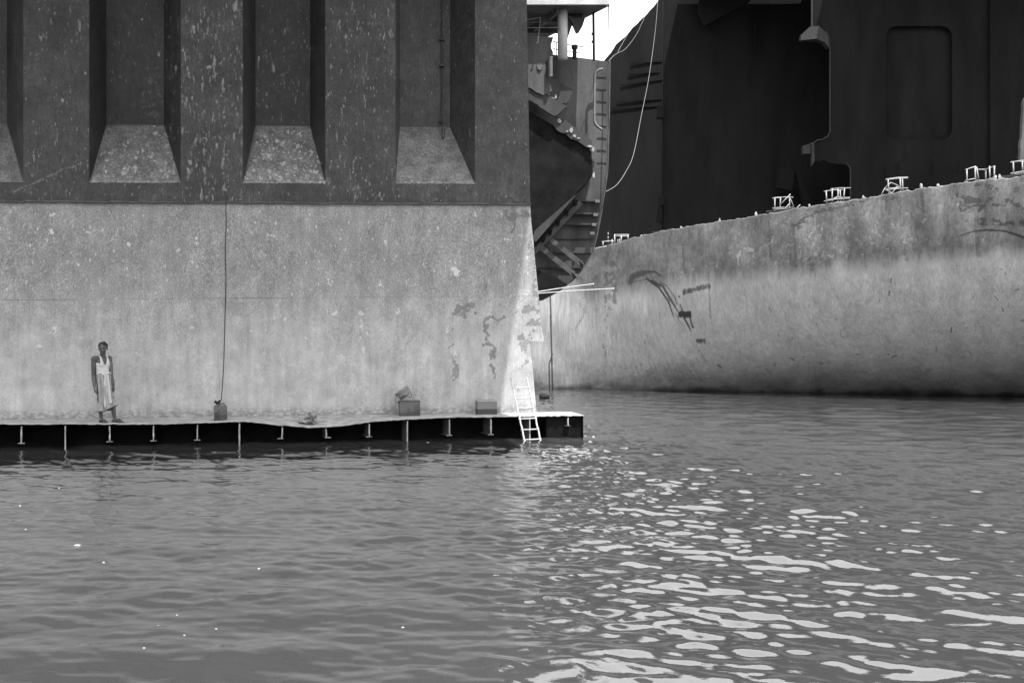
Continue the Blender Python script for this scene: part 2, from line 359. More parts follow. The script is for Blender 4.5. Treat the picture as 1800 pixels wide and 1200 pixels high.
# ------------------------------------------------------------------ near wreck: stool wall, corrugated bulkhead, ledge, added shade deck
DW, DB = 1.2, 2.1
wreck = empty('ship_wreck', O0, A, label='large dismantled ship section on the left with dark corrugated bulkhead over a pale flat wall', cat='ship wreck')
def topy(x): return 355+.0054*x
EDGE = [(360, 932), (390, 934), (420, 937.5), (480, 943), (530, 948), (560, 950), (585, 953), (596.5, 956), (598.5, 956), (600, 931), (650, 936.5), (700, 941), (728, 943.5), (800, 945)]
dark = np.zeros((1200, 1800), np.float32); lite = np.zeros((1200, 1800), np.float32)
def dpath(pts, wd, v=.8): stroke(dark, pts, wd, v, 3)
blob(dark, 905, 378, 17, 14, 1, .4); blob(dark, 900, 398, 7, 20, .95, .4); blob(dark, 925, 377, 12, 8, 1, .4); blob(dark, 838, 392, 4, 9, .7)
dpath([(800, 543), (815, 541), (838, 545)], 9, .75); dpath([(806, 553), (822, 552)], 6, .7); dpath([(858, 562), (880, 560)], 5, .75); dpath([(855, 565), (857, 590), (860, 612), (866, 628), (864, 650), (872, 665)], [6, 8, 8, 6, 8, 5], .78)
dpath([(791, 575), (795, 600), (793, 615), (799, 640), (798, 665)], [3, 5, 6, 8, 3], .66); dpath([(845, 495), (851, 512)], 7, .66); dpath([(784, 650), (786, 672)], 3, .5)
dpath([(925, 546), (952, 542)], 8, .75); dpath([(905, 552), (930, 550)], 4, .6); dpath([(922, 572), (950, 570)], 7, .8); dpath([(917, 597), (930, 592)], 8, .8); dpath([(935, 430), (940, 470), (943, 520), (948, 575)], 4, .75)
dpath([(922, 600), (920, 640)], 8, .6); dpath([(914, 688), (914, 700)], 5, .6); dpath([(890, 642), (915, 650), (930, 647)], 2, .6); dpath([(946, 585), (950, 590)], 5, .9)
for x, y in [(120, 660), (205, 548), (270, 700), (520, 612), (333, 628), (118, 640), (556, 442), (600, 740), (651, 713), (240, 697), (45, 735), (520, 600), (672, 660)]: blob(dark, x, y, 4, 5, .55)
for i in range(60): x = random.uniform(20, 860); y = random.uniform(380, 720); l = random.uniform(5, 18); a = random.uniform(-.9, .9); stroke(dark, [(x, y), (x+l*math.cos(a), y+l*math.sin(a))], 1.2, .48, 1)
for i in range(170):                                     # pale runs and splashes
    x = random.uniform(0, 930); y = random.uniform(365, 620); l = random.uniform(4, 22); v = random.uniform(.35, .75); stroke(lite, [(x, y), (x+random.uniform(-4, 5), y+l)], [random.uniform(2, 5), 1], v, 1.5)
for x, y, r in [(230, 430, 7), (91, 375, 5), (87, 405, 5), (140, 465, 5), (215, 388, 4), (345, 425, 5), (256, 377, 5), (500, 560, 5), (670, 500, 6), (675, 562, 4), (795, 460, 6), (800, 478, 7), (637, 560, 3)]: blob(lite, x, y, r, r*1.5, .8)
stroke(lite, [(633, 545), (634, 575), (639, 590)], [5, 4, 2], .6, 2); stroke(lite, [(715, 575), (725, 600)], 3, .6, 2); stroke(lite, [(280, 492), (310, 485)], 3, .5, 2); stroke(lite, [(80, 548), (50, 590)], 2, .4, 2)
dark = ragged(dark, 7, 12, .75, 3); lite = ragged(lite, 5, 8, .8, 4)
stroke(dark, [(0, 527.5), (240, 525.5), (480, 523.5), (700, 522), (950, 521.5)], .7, .8, 1); stroke(lite, [(0, 525), (240, 523.5), (480, 521.5), (700, 520)], .6, .5, 1)
# stool plate
nr, nc = 250, 640; H0 = .45
hb = np.linspace(0, 1, nr)
s_left = wall(-330, 400, DW)[0]
Pn = np.zeros((nr, nc, 3))
ptop = [wall(x, topy(x), DW) for x in (0, 930)]
def htop(s): return ptop[0][2]+(ptop[1][2]-ptop[0][2])*(s-ptop[0][0])/(ptop[1][0]-ptop[0][0])
ey = np.array([e[0] for e in EDGE]); ex = np.array([e[1] for e in EDGE])
for i in range(nr):
    yrow = 359.0+(750-359.0)*hb[i]
    q = wall(np.interp(yrow, ey, ex), yrow, DW); sr, hr = q[0], q[2]
    ss = s_left+(sr-s_left)*(np.linspace(0, 1, nc)**.9)
    frac = (hr-H0)/(htop(sr)-H0)
    Pn[i, :, 0] = ss; Pn[i, :, 1] = DW; Pn[i, :, 2] = H0+(htop(ss)-H0)*frac
Pn[..., 1] += .012*np.sin(Pn[..., 0]*1.3+Pn[..., 2]*.4)*np.sin(Pn[..., 2]*1.1)   # buckled plating
px, py = wpix(Pn[..., 0], Pn[..., 1], Pn[..., 2])
me = gridmesh('stool', Pn, {'dark': sample(dark, px, py), 'lite': sample(lite, px, py)}, flip=True)
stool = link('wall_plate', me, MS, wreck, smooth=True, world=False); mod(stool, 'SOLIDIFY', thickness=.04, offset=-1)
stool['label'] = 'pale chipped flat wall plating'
# notch tab, seams and the lip along the top
bm = bmesh.new()
def lbox(bm, s0, s1, d0, d1, h0, h1): return box(bm, ((s0+s1)/2, (d0+d1)/2, (h0+h1)/2), s1-s0, d1-d0, h1-h0)
a = wall(931, 597, DW); b = wall(957, 599, DW); lbox(bm, a[0], b[0], DW-.03, DW+.08, b[2]-.005, b[2]+.012)
y523 = wall(400, 523, DW)[2]
r = random.Random(3); s = s_left
link('edge_tab', fromB(bm), M_edge, wreck, world=False)
bm = bmesh.new(); s = s_left; se = wall(932, 359, DW)[0]
while s < se:
    L = min(r.uniform(.25, .8), se-s+.01); hh = htop(s); w_ = r.uniform(-.004, .004); lbox(bm, s, s+L+.0, DW-.075+w_, DW+.1, hh-.002+w_, hh+.03+w_*2); s += L
link('lip', fromB(bm), M_rim, wreck, world=False)
bm = bmesh.new(); hl = wall(500, 359, DW)[2]; lbox(bm, s_left, se, DW-.02, DW+.05, hl-.075, hl-.03)
# corrugated bulkhead
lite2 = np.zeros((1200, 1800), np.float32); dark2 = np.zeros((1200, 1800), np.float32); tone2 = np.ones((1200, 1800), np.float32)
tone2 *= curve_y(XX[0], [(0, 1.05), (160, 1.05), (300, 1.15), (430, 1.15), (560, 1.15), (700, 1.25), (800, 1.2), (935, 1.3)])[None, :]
def streaks(n, x0, x1, y0, y1, lmin, lmax, wmax, vmax, jit=1.5):
    for i in range(n):
        x = random.uniform(x0, x1); y = random.uniform(y0, y1); l = random.uniform(lmin, lmax)*random.random()**.6+2; w0 = random.uniform(.4, wmax*.75)*random.random()**.7+.3
        stroke(lite2, [(x, y), (x+random.uniform(-jit, jit), y+l)], [w0, w0*.5], random.uniform(.3, vmax), 1)
streaks(420, 42, 157, 0, 350, 3, 18, 2, .75); streaks(520, 318, 426, 0, 350, 3, 24, 2.4, .9); streaks(200, 318, 426, 80, 350, 4, 12, 1.6, .8)
streaks(300, 187, 290, 0, 215, 3, 16, 1.6, .55); streaks(380, 449, 545, 0, 215, 3, 18, 2, .7); streaks(480, 572, 695, 0, 350, 3, 20, 2.4, .85); streaks(120, 290, 318, 0, 300, 6, 30, 2, .6)
streaks(60, 702, 835, 0, 300, 3, 12, 2, .6); streaks(140, 835, 928, 0, 350, 3, 12, 2, .5); streaks(380, 0, 930, 325, 354, 3, 9, 2, .7); streaks(25, 0, 40, 0, 300, 6, 20, 1.5, .5)
lsp = np.zeros((1200, 1800), np.float32)
for i in range(120): blob(lsp, random.gauss(268, 9), random.uniform(130, 215), random.uniform(1.5, 4), random.uniform(2, 6), .4, ang=-.5)
for x, y, rx, ry in [(414, 15, 5, 26), (378, 108, 3, 16), (367, 118, 6, 5), (455, 105, 3, 16), (608, 290, 4, 14), (280, 95, 3, 9), (482, 122, 3, 14), (675, 65, 2, 14), (310, 120, 4, 8), (395, 100, 2, 14), (340, 140, 3, 12), (250, 35, 6, 5), (826, 235, 2, 12), (110, 175, 2, 9), (97, 250, 2, 9), (71, 70, 2, 9), (141, 45, 2, 15)]: blob(lite2, x, y, rx, ry, .85, .6, .05)
stroke(lite2, [(25, 337), (60, 322), (110, 298), (150, 285)], [3, 4, 3, 2], .45, 2)
for (x0, x1, n, vv) in [(160, 318, 520, .9), (430, 572, 700, .95), (703, 832, 190, .7)]:
    for i in range(n):
        y = 222+100*random.random()**.65; q = (y-222)/100; m = (x0+x1)/2; hw = (x1-x0)/2*(.63+.37*q); rr = random.uniform(.8, 2.6)+(3 if random.random() < .04 else 0)
        blob(lsp, m+random.uniform(-hw, hw), y, rr*1.15, rr, random.uniform(.4, vv), .6)
    g_ = np.random.default_rng(int(x0)).random((1200, 1800)); gm = np.clip((YY-215)/110, 0, 1); lsp = np.maximum(lsp, ((g_ < .10+.16*gm) & (XX > x0) & (XX < x1) & (YY > 222) & (YY < 321))*(.3+.4*gm)*vv).astype(np.float32)
    stroke(lite2, [(x0+2, 320.5), (x1-2, 320.5)], 2, .5, 1.5)
for x, y, rx, ry, v in [(660, 90, 30, 8, .8), (672, 93, 20, 5, .95), (640, 255, 55, 22, .45), (620, 180, 40, 30, .35), (365, 230, 35, 22, .55), (385, 262, 30, 22, .5), (915, 335, 12, 18, .75), (922, 318, 8, 10, .75), (900, 150, 22, 35, .4), (885, 265, 30, 16, .35), (420, 350, 6, 5, .9), (700, 190, 22, 14, .35), (650, 130, 40, 20, .4)]: blob(dark2, x, y, rx, ry, v, .8)
for i in range(26): x = random.uniform(0, 925); l = random.uniform(6, 40); stroke(dark2, [(x, 353.5), (x+l, 353.8)], 3, .8, 1.5)
stroke(dark2, [(835, 20), (838, 60), (834, 90)], 7, .6, 3); stroke(lite2, [(836, 60), (840, 120), (838, 175), (845, 200)], 3, .35, 3)
for x0, x1, v in [(0, 41, .85), (157, 318, .62), (427, 572, .68)]:  # recess backs and webs toned down, their shade put into the colour
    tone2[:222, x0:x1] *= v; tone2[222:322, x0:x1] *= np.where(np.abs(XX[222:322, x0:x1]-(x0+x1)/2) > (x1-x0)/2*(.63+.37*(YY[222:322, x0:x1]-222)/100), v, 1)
lite2 = np.maximum(ragged(lite2, 1.6, (12, 4), .45, 5), ragged(lsp, 2.6, 5, .55, 15)); dark2 = ragged(dark2, 7, 14, .7, 6)
HD = 16.5                                                # height of the bulkhead and of the added shade deck
REC = [((-420, -270), (-392, -292)), ((-115, 41), (-88, 12)), ((157, 318), (187, 288)), ((427, 572), (449, 545)), ((695, 835), (703, 791))]
V = []; Q = []; nv = 0
def quad(c00, c10, c11, c01, step=.019):                 # bottom-left, bottom-right, top-right, top-left in local coordinates
    global nv
    c = [np.array(k, float) for k in (c00, c10, c11, c01)]
    nx = max(2, int(max(np.linalg.norm(c[1]-c[0]), np.linalg.norm(c[2]-c[3]))/step)); ny = max(2, int(max(np.linalg.norm(c[3]-c[0]), np.linalg.norm(c[2]-c[1]))/step))
    u = np.linspace(0, 1, nx+1)[None, :, None]; v = np.linspace(0, 1, ny+1)[:, None, None]
    p = (c[0]*(1-u)+c[1]*u)*(1-v)+(c[3]*(1-u)+c[2]*u)*v
    idx = np.arange((nx+1)*(ny+1)).reshape(ny+1, nx+1)+nv; V.append(p.reshape(-1, 3)); nv += (nx+1)*(ny+1)
    Q.append(np.stack([idx[:-1, :-1], idx[:-1, 1:], idx[1:, 1:], idx[1:, :-1]], -1).reshape(-1, 4))
HT = 10.4                                                # finely meshed up to here
def upper(a, b, d0, d1, x0=None):
    quad((a, d0, HT), (b, d1, HT), (b, d1, HD), (a, d0, HD), .4)
prev = s_left
for (f0, f1), (b0, b1) in REC:
    sf0, sf1 = wall(f0, 200, DW)[0], wall(f1, 200, DW)[0]; sb0, sb1 = wall(b0, 200, DB)[0], wall(b1, 200, DB)[0]
    hl0, hl1 = wall(f0, 320+.004*f0, DW)[2], wall(f1, 320+.004*f1, DW)[2]; hk0, hk1 = wall(b0, 217+.009*b0, DB)[2], wall(b1, 217+.009*b1, DB)[2]
    quad((prev, DW, htop(prev)), (sf0, DW, htop(sf0)), (sf0, DW, HT), (prev, DW, HT)); upper(prev, sf0, DW, DW)
    quad((sf0, DW, htop(sf0)), (sf1, DW, htop(sf1)), (sf1, DW, hl1), (sf0, DW, hl0))
    quad((sf0, DW, hl0), (sf1, DW, hl1), (sb1, DB, hk1), (sb0, DB, hk0))
    quad((sf0, DW, hl0), (sb0, DB, hk0), (sb0, DB, HT), (sf0, DW, HT)); upper(sf0, sb0, DW, DB)
    quad((sb0, DB, hk0), (sb1, DB, hk1), (sb1, DB, HT), (sb0, DB, HT)); upper(sb0, sb1, DB, DB)
    quad((sb1, DB, hk1), (sf1, DW, hl1), (sf1, DW, HT), (sb1, DB, HT)); upper(sb1, sf1, DB, DW)
    prev = sf1
e0 = wall(932, 359, DW)[0]; e1 = wall(924, 0, DW)[0]+.03
quad((prev, DW, htop(prev)), (e0, DW, htop(e0)), (e1, DW, HT), (prev, DW, HT)); upper(prev, e1, DW, DW)
quad((e0, DW, htop(e0)), (e0+.02, DB-.3, htop(e0)), (e1, DB-.3, HT), (e1, DW, HT), .1)
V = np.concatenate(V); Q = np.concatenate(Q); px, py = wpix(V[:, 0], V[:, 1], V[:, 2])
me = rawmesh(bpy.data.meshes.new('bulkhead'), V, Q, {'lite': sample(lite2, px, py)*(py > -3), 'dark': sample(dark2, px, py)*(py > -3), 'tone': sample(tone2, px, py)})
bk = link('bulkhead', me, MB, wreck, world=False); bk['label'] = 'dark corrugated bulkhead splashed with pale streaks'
bm.free()
# unseen overhang added above the bulkhead to shade the wall and water
sE = wall(930, 385, DW); se2 = sE[0]+(HD-sE[2])*.15
bm = bmesh.new(); lbox(bm, s_left-3, se2, -9.2, 6.0, HD, HD+.35)
for i in range(11): lbox(bm, s_left-3, se2-.1, -8.8+i*.9, -8.7+i*.9, HD-.35, HD-.004)
link('deck', fromB(bm), M_mid2, wreck, world=False)
# drain pipe in the last recess
bm = bmesh.new()
pp = [wall(776, -60, DB-.04), wall(777, 60, DB-.04), wall(777, 180, DB-.04), wall(777.5, 236, DB-.2)]
tube(bm, pp, .02); tube(bm, spline([wall(776, 236, DB-.28), wall(778, 244, DB-.36), wall(781, 240, DB-.36), wall(782, 225, DB-.3)]), .016)
for y in (70, 116, 214): q = wall(777, y, DB-.06); lbox(bm, q[0]-.07, q[0]+.05, DB-.12, DB-.003, q[2]-.02, q[2]+.02)
link('drain_pipe', fromB(bm), simple('scuffed pipe', .03, .06, 6), wreck, smooth=False, world=False)

# ledge
LH = .535
dent = [(-400, 0), (0, 0), (120, -.015), (200, -.03), (300, -.045), (390, -.03), (430, -.008), (460, -.05), (490, -.11), (540, -.165), (600, -.15), (650, -.07), (700, -.025), (760, 0), (1100, 0)]
s_end = wall(1026, 729, 0)[0]
ns, ndp = 900, 14
ss = np.linspace(s_left, s_end, ns); dd = np.linspace(0, DW-.002, ndp)
SS, DD = np.meshgrid(ss, dd); pxe, _ = wpix(SS, 0*SS, 0*SS+LH)
rn = np.random.default_rng(5)
edge = np.convolve(rn.normal(0, 1, ns), np.ones(5)/5, 'same'); edge2 = np.convolve(rn.normal(0, 1, ns), np.ones(25)/25, 'same')
Hh = LH+curve_y(pxe, dent)*(1-DD/DW)**1.3+.02*edge2[None, :]*(1-DD/DW)+(.006*edge*(dd[:, None] < .02))
pit = wall(545, 742, .35)
Hh -= .07*np.exp(-(((SS-pit[0])/.28)**2+((DD-.38)/.16)**2)*1.5)
DD2 = DD+(.02*edge2+.012*edge)[None, :]*(1-DD/DW)**4
me = gridmesh('ledge', np.stack([SS, DD2, Hh], -1), {})
lg = link('ledge_plate', me, M_ledge, wreck, smooth=True, world=False); me.materials.append(M_black); mod(lg, 'SOLIDIFY', thickness=.022, offset=-1, material_offset=1, material_offset_rim=0)  # underside coloured black in place of its shade
lg['label'] = 'wavy dusty steel ledge plate just above the water'
# dark girder, closed end, and a black sheet added under the ledge as shade
bm = bmesh.new()
lbox(bm, s_left, s_end-.02, .62, .66, -.4, LH-.11); lbox(bm, s_left, s_end-.03, DW-.05, DW-.03, -.4, LH-.03); lbox(bm, wall(962, 729, 0)[0], s_end-.015, .10, .13, -.4, LH-.024); lbox(bm, s_end-.02, s_end, .03, DW, -.4, LH-.024)
q = wall(962, 729, 0)[0]; lbox(bm, q, q+.03, .13, .62, -.4, LH-.03)
link('girder', fromB(bm), M_black, wreck, world=False)
def hat(x): return LH+float(curve_y(x, dent))
for x, full in [(-120, 0), (-40, 0), (38, 0), (115, 1), (193, 0), (270, 0), (347, 0), (421, 1), (497, 0), (573, 0), (649, 0), (716, 1), (790, 0), (863, 0), (931, 1), (998, 2)]:
    bm = bmesh.new(); s = wall(x, 740, .03)[0]; ht = hat(x)-.024; lean = .03 if x in (497,) else (-.03 if x in (573,) else 0)
    hb_ = -.3 if full == 1 else (.13 if full == 0 else .3); d1 = .6 if full < 2 else .098
    vs = lbox(bm, s-.009, s+.009, .03 if full < 2 else .012, d1, hb_, ht-.03)
    bmesh.ops.bevel(bm, geom=bm.edges[:], offset=.003, segments=1)
    for v in bm.verts:
        v.co.x += lean*(v.co.z-ht)*2+.006*math.sin(v.co.z*30+x)
    if full != 1:
        vs = lbox(bm, s-.065-lean*1.5, s+.06-lean*1.5, .03 if full < 2 else .01, d1, hb_-.016, hb_-.001)
    for v in bm.verts: v.co.x -= .13*(v.co.y-.02)
    o = link('stiffener', fromB(bm), M_stiff if x > 560 else M_black, wreck, world=False)  # left stiffeners blacked out, shade of their sides put into the colour
    bm = bmesh.new(); vs = lbox(bm, s-.011, s+.011, .012 if full < 2 else .002, .029 if full < 2 else .0115, hb_, ht-.03); bmesh.ops.subdivide_edges(bm, edges=bm.edges[:], cuts=6)
    for v in bm.verts: v.co.x += lean*(v.co.z-ht)*2+.006*math.sin(v.co.z*30+x)+r.uniform(-.003, .003)
    if full != 1:
        box(bm, (s-.002-lean*1.5, .0235, hb_-.008), .125, .013 if full < 2 else .008, .014)
    e = link('raw_edge', fromB(bm), M_edge, o, world=False)

# ------------------------------------------------------------------ things on the ledge
def at(x, y, d): return L2W(wall(x, y, d))
def onl(x, d):                                           # a place standing on the ledge plate near pixel column x
    s = wall(x, 735, d)[0]; xe = wpix(s, 0, LH)[0]; return Vector((s, d, LH+float(curve_y(xe, dent))*(1-d/DW)**1.3))
R0 = Matrix.Rotation(A, 4, 'Z')
def local_thing(name, x, d, **k): q = onl(x, d); return empty(name, L2W(q), A, **k)
def blockbox(x, d, wd, hh, dp, label, mat, lidm):
    t = local_thing('steel_box', x, d, label=label, cat='box', group='cut steel boxes on the ledge')
    bm = bmesh.new(); box(bm, (0, 0, hh/2+.002), wd, dp, hh); bmesh.ops.bevel(bm, geom=bm.edges[:], offset=.006, segments=2)
    link('box_body', fromB(bm), mat, t, world=False)
    bm = bmesh.new(); box(bm, (0, -dp/2-.004, hh-.008), wd+.012, .012, .016); box(bm, (-wd/2-.002, 0, hh-.008), .01, dp, .016); box(bm, (wd/2+.002, 0, hh-.008), .01, dp, .016)
    link('rim', fromB(bm), lidm, t, world=False); return t
def boxmat(name, stain, hi):
    M = Mat(name, .7, .3); z = M.sep()[2]; n = M.noise(7, 6); f = M.step(M.add(z, M.mul(M.math('SUBTRACT', n, .5), .14 if stain == 'ramp' else .02)), .12, .14)
    if stain == 'ramp': x = M.sep()[0]; f = M.step(M.add(M.math('SUBTRACT', z, M.mul(x, .35)), M.mul(M.math('SUBTRACT', n, .5), .5)), .05, .22)
    M.col(M.mul(M.mix(f, .05, hi), M.lin(M.noise(30, 5), .2, .8, .7, 1.3))).bump(n, .3, .01); return M.m
b1 = blockbox(719.5, .78, .47, .34, .34, 'stained steel box carrying the wire basket at the foot of the pale wall', boxmat('mottled steel', 'ramp', .11), M_stiff)
b2 = blockbox(854.5, .78, .46, .33, .34, 'two tone steel box with dark lower half and bright rim, left of the ladder', boxmat('two tone steel', 'flat', .17), M_white)
# wire basket on the first box
bq = onl(714, .78); t = empty('wire_basket', L2W(bq+Vector((0, 0, .345))), A, label='tilted pale basket with looped handle lying on the stained steel box', cat='basket')
Rt = Matrix.Rotation(math.radians(-32), 4, 'Y')
def bk_(v): return (Rt @ Vector(v))+Vector((-.02, 0, .075))
bm = bmesh.new()
for z, r_ in ((0, .12), (.09, .15), (.19, .175)): tube(bm, [bk_((r_*math.cos(a), r_*.8*math.sin(a), z)) for a in np.linspace(0, 2*math.pi, 25)], .008 if z else .006, 6, cap=False)
link('hoop', fromB(bm), M_rail, t, world=False)
bm = bmesh.new(); K = 24; rings = []
for j, (z, r_) in enumerate(((.0, .02), (.0, .115), (.05, .13), (.12, .15), (.185, .168))): rings.append([bm.verts.new(bk_((r_*math.cos(2*math.pi*k/K), r_*.8*math.sin(2*math.pi*k/K), z+.004*math.sin(k*2.1)))) for k in range(K)])
for j in range(4):
    for k in range(K): bm.faces.new((rings[j][k], rings[j][(k+1) % K], rings[j+1][(k+1) % K], rings[j+1][k]))
bm.faces.new(rings[0])
o = link('bowl', fromB(bm), simple('grey woven basket', .1, .24, 25, .8, .5), t, smooth=True, world=False); mod(o, 'SOLIDIFY', thickness=.008)
bm = bmesh.new(); tube(bm, spline([(-.06, -.02, .2), (-.2, -.05, .14), (-.25, -.08, .02), (-.22, -.1, -.05), (-.14, -.12, .0), (-.1, -.1, .08)]), .006, 6)
tube(bm, spline([(-.14, -.12, 0), (-.15, -.15, -.07), (-.14, -.16, -.13), (-.16, -.16, -.16)]), .007, 6); ball(bm, (-.17, -.12, -.03), .03, .02, .03)
tube(bm, spline([bk_((.17, 0, .19)), (.12, -.1, .1), (-.04, -.14, .11), (-.14, -.06, .12)]), .006, 6)
link('handle', fromB(bm), M_cord, t, smooth=True, world=False)
# jerrycan
t = local_thing('jerrycan', 387.5, .35, label='dull grey jerrycan stuffed with black rag standing below the hanging cord', cat='jerrycan')
bm = bmesh.new(); box(bm, (0, 0, .165), .265, .17, .32); bmesh.ops.bevel(bm, geom=[e for e in bm.edges], offset=.035, segments=4)
link('can_body', fromB(bm), M_can, t, smooth=True, world=False)
bm = bmesh.new(); tube(bm, [(-.06, 0, .31), (-.06, 0, .355)], .035, 12); tube(bm, spline([(.09, 0, .31), (.08, 0, .36), (.0, 0, .36), (-.01, 0, .31)]), .014, 8)
link('spout', fromB(bm), M_can, t, smooth=True, world=False)
bm = bmesh.new(); rr = random.Random(11)
for i in range(9):
    a = rr.uniform(0, 6.28); e = Vector((-.065+.065*math.cos(a), .04*math.sin(a), .37+rr.uniform(.0, .075))); tube(bm, spline([(-.06, 0, .34), ((-.06+e.x)/2, e.y/2, .39), e]), [.018]*4+[.026]*8+[.024]*4+[.006], 6)
link('rag', fromB(bm), M_blk, t, smooth=True, world=False)
bm = bmesh.new(); yy = -.096
tube(bm, spline([(.0, yy+.05, .33), (-.02, yy, .29), (-.09, yy-.01, .18), (-.12, yy, .09), (-.06, yy-.01, .015)], 6), .006, 6)
tube(bm, spline([(.0, yy+.05, .335), (.06, yy, .3), (.07, yy, .24), (.01, yy-.01, .17), (.05, yy-.01, .13), (.12, yy, .15), (.165, yy+.02, .1), (.14, yy+.0, .03), (.06, yy-.01, .01)], 6), .0065, 6)
link('can_cord', fromB(bm), simple('frayed cord', .12, .2, 40), t, smooth=True, world=False)
# hanging cord
pts = [at(389, 703, .36), at(391.5, 670, .7), at(393.5, 630, 1.05), at(395.5, 560, 1.15), at(397, 500, 1.16), at(396, 440, 1.155), at(397.5, 395, 1.15), at(397, 368, 1.12), at(397, 357, 1.105), at(397, 352, 1.15), at(396.5, 338, 1.18)]
bm = bmesh.new(); tube(bm, spline(pts, 10), .0105, 6)
own('hanging_cord', fromB(bm), M_cord, pts[0], True, label='long dark cord hanging down the pale wall to the jerrycan', cat='cord')
# crumpled heap in the dent
q = onl(545, .33); rr = random.Random(5); bm = bmesh.new()
for i in range(26):
    a = rr.uniform(0, 6.28); R_ = rr.uniform(0, .2); c = Vector((R_*math.cos(a), R_*.5*math.sin(a), .02+rr.uniform(0, .2)*(1-R_/.26)))
    n0 = len(bm.verts); vs = bmesh.ops.create_grid(bm, x_segments=5, y_segments=5, size=rr.uniform(.035, .08))['verts']
    m = Matrix.Translation(c) @ Matrix.Rotation(rr.uniform(0, 6), 4, 'Z') @ Matrix.Rotation(rr.uniform(-1.2, 1.2), 4, 'X')
    ph = rr.uniform(0, 6)
    for v in vs: v.co.z += .03*math.sin(v.co.x*40+ph)+.02*math.cos(v.co.y*50+ph)
    bmesh.ops.transform(bm, matrix=m, verts=vs)
o = own('crumpled_cloth', fromB(bm), M_cloth, (0, 0, 0), True, label='crumpled heap of torn cloth lying in the dent of the ledge', cat='cloth'); o.location = L2W(q+Vector((0, 0, -.01))); mod(o, 'SOLIDIFY', thickness=.006)
# ladder
t = empty('bamboo_ladder', at(935, 768, -.3), 0, label='short pale bamboo ladder leaning on the ledge edge with its feet in the water', cat='ladder')
def lad(x, y, f): return L2W(wall(x, y, -.30+.62*f))
def rail_pts(xb, xt): return [lad(xb+(xt-xb)*k/8, 783+(663-783)*k/8, (k/8-.08)) for k in range(9)]
Lp = rail_pts(924, 898); Rp = rail_pts(952, 925.5)
for i, ps in enumerate((Lp, Rp)):
    bm = bmesh.new(); rd = []
    pl = spline(ps, 6); tube(bm, [p+Vector((.004*math.sin(k*.7+i), 0, .003*math.cos(k))) for k, p in enumerate(pl)], .021, 8, .018); link('rail', fromB(bm), M_wood, t, smooth=True)
for y in (681, 699, 716.5, 735, 754, 771.5):
    k = (783-y)/120; a = lad(924-26*k-2.2, y+1, k-.10); b = lad(952-26.5*k+2.2, y-.5, k-.10)
    bm = bmesh.new(); tube(bm, [a, (a+b)/2+Vector((0, 0, -.004)), b], .0145, 8); link('rung', fromB(bm), M_wood, t, smooth=True)
# ------------------------------------------------------------------ the man
FX = 190.0
def man_pt(px, py, y=0): return Vector(((px-FX)/83.0, y, (741.5-py)/83.0))
mq = onl(190, .26); man = empty('person', L2W(mq), 0, label='barefoot looking man in white vest and pale wrapped cloth standing on the ledge', cat='person')
man['label'] = 'dark haired man in white vest and pale wrapped cloth standing on the ledge'
fw = Vector((.85, -.527, 0)); rt = Vector((-.527, -.85, 0))            # body faces right and towards us; rt = his right
pel = Vector((-.10, 0, .93)); chest = Vector((-.135, 0, 1.27)); nb_ = Vector((-.122, -.0, 1.40)); headc = Vector((-.094, -.035, 1.575))
def cap(bm, a, b, ra_, rb_, n=6):
    a = Vector(a); b = Vector(b); tube(bm, [a, b], ra_, 14, rb_); ball(bm, a, ra_, ra_, ra_); ball(bm, b, rb_, rb_, rb_)
bm = bmesh.new()
Rb = Matrix.Rotation(math.atan2(rt.y, rt.x), 4, 'Z')                # local x = shoulder axis
ball(bm, pel, .115, .09, .12, Rb, 3); ball(bm, (pel+chest)/2+Vector((0, 0, .0)), .125, .088, .2, Rb, 3); ball(bm, chest, .152, .098, .16, Rb, 3)
ball(bm, chest+Vector((0, 0, .085)), .15, .07, .06, Rb, 3)
cap(bm, nb_+Vector((0, 0, -.05)), headc+Vector((0, 0, -.07)), .064, .056)
tr = Matrix.Rotation(0, 4, 'Z')
for sgn in (1, -1): cap(bm, nb_+Vector((0, 0, -.02)), chest+rt*.172*sgn+Vector((0, 0, .095)), .045, .045)
# arms
SR = chest+rt*.190+Vector((0, 0, .085)); SLf = chest-rt*.190+Vector((0, 0, .085))
ER = man_pt(168.5, 659, -.13); WR = man_pt(172.5, 677, -.20)
EL = man_pt(193.5, 660, .07); WL = man_pt(198.8, 677, .02)
for S_, E_, W_ in ((SR, ER, WR), (SLf, EL, WL)):
    ball(bm, S_, .060, .060, .066); cap(bm, S_, S_.lerp(E_, .45), .053, .052); cap(bm, S_.lerp(E_, .45), E_, .052, .040); cap(bm, E_, E_.lerp(W_, .4), .041, .043); cap(bm, E_.lerp(W_, .4), W_, .043, .028)
def hand(W_, dr, pn):                                                 # dr: down the hand; pn: palm normal
    dr = dr.normalized(); pn = (pn-dr*pn.dot(dr)).normalized(); sd_ = dr.cross(pn)
    m = Matrix(((sd_.x, pn.x, dr.x, 0), (sd_.y, pn.y, dr.y, 0), (sd_.z, pn.z, dr.z, 0), (0, 0, 0, 1)))
    ball(bm, W_+dr*.045, .038, .016, .052, m)
    for i, L in enumerate((.072, .082, .076, .06)):
        b = W_+dr*.08+sd_*(-.029+.0195*i); k1 = b+dr*L*.42+pn*.006; k2 = k1+dr*L*.3+pn*.018; k3 = k2+dr*L*.2+pn*.02
        cap(bm, b-dr*.02, k1, .0092, .0088); cap(bm, k1, k2, .0086, .008); cap(bm, k2, k3, .008, .0068)
    b = W_+dr*.03-sd_*.03; k1 = b-sd_*.02+dr*.03+pn*.012; cap(bm, b, k1, .0115, .0105); cap(bm, k1, k1+dr*.03+pn*.006-sd_*.003, .010, .008)
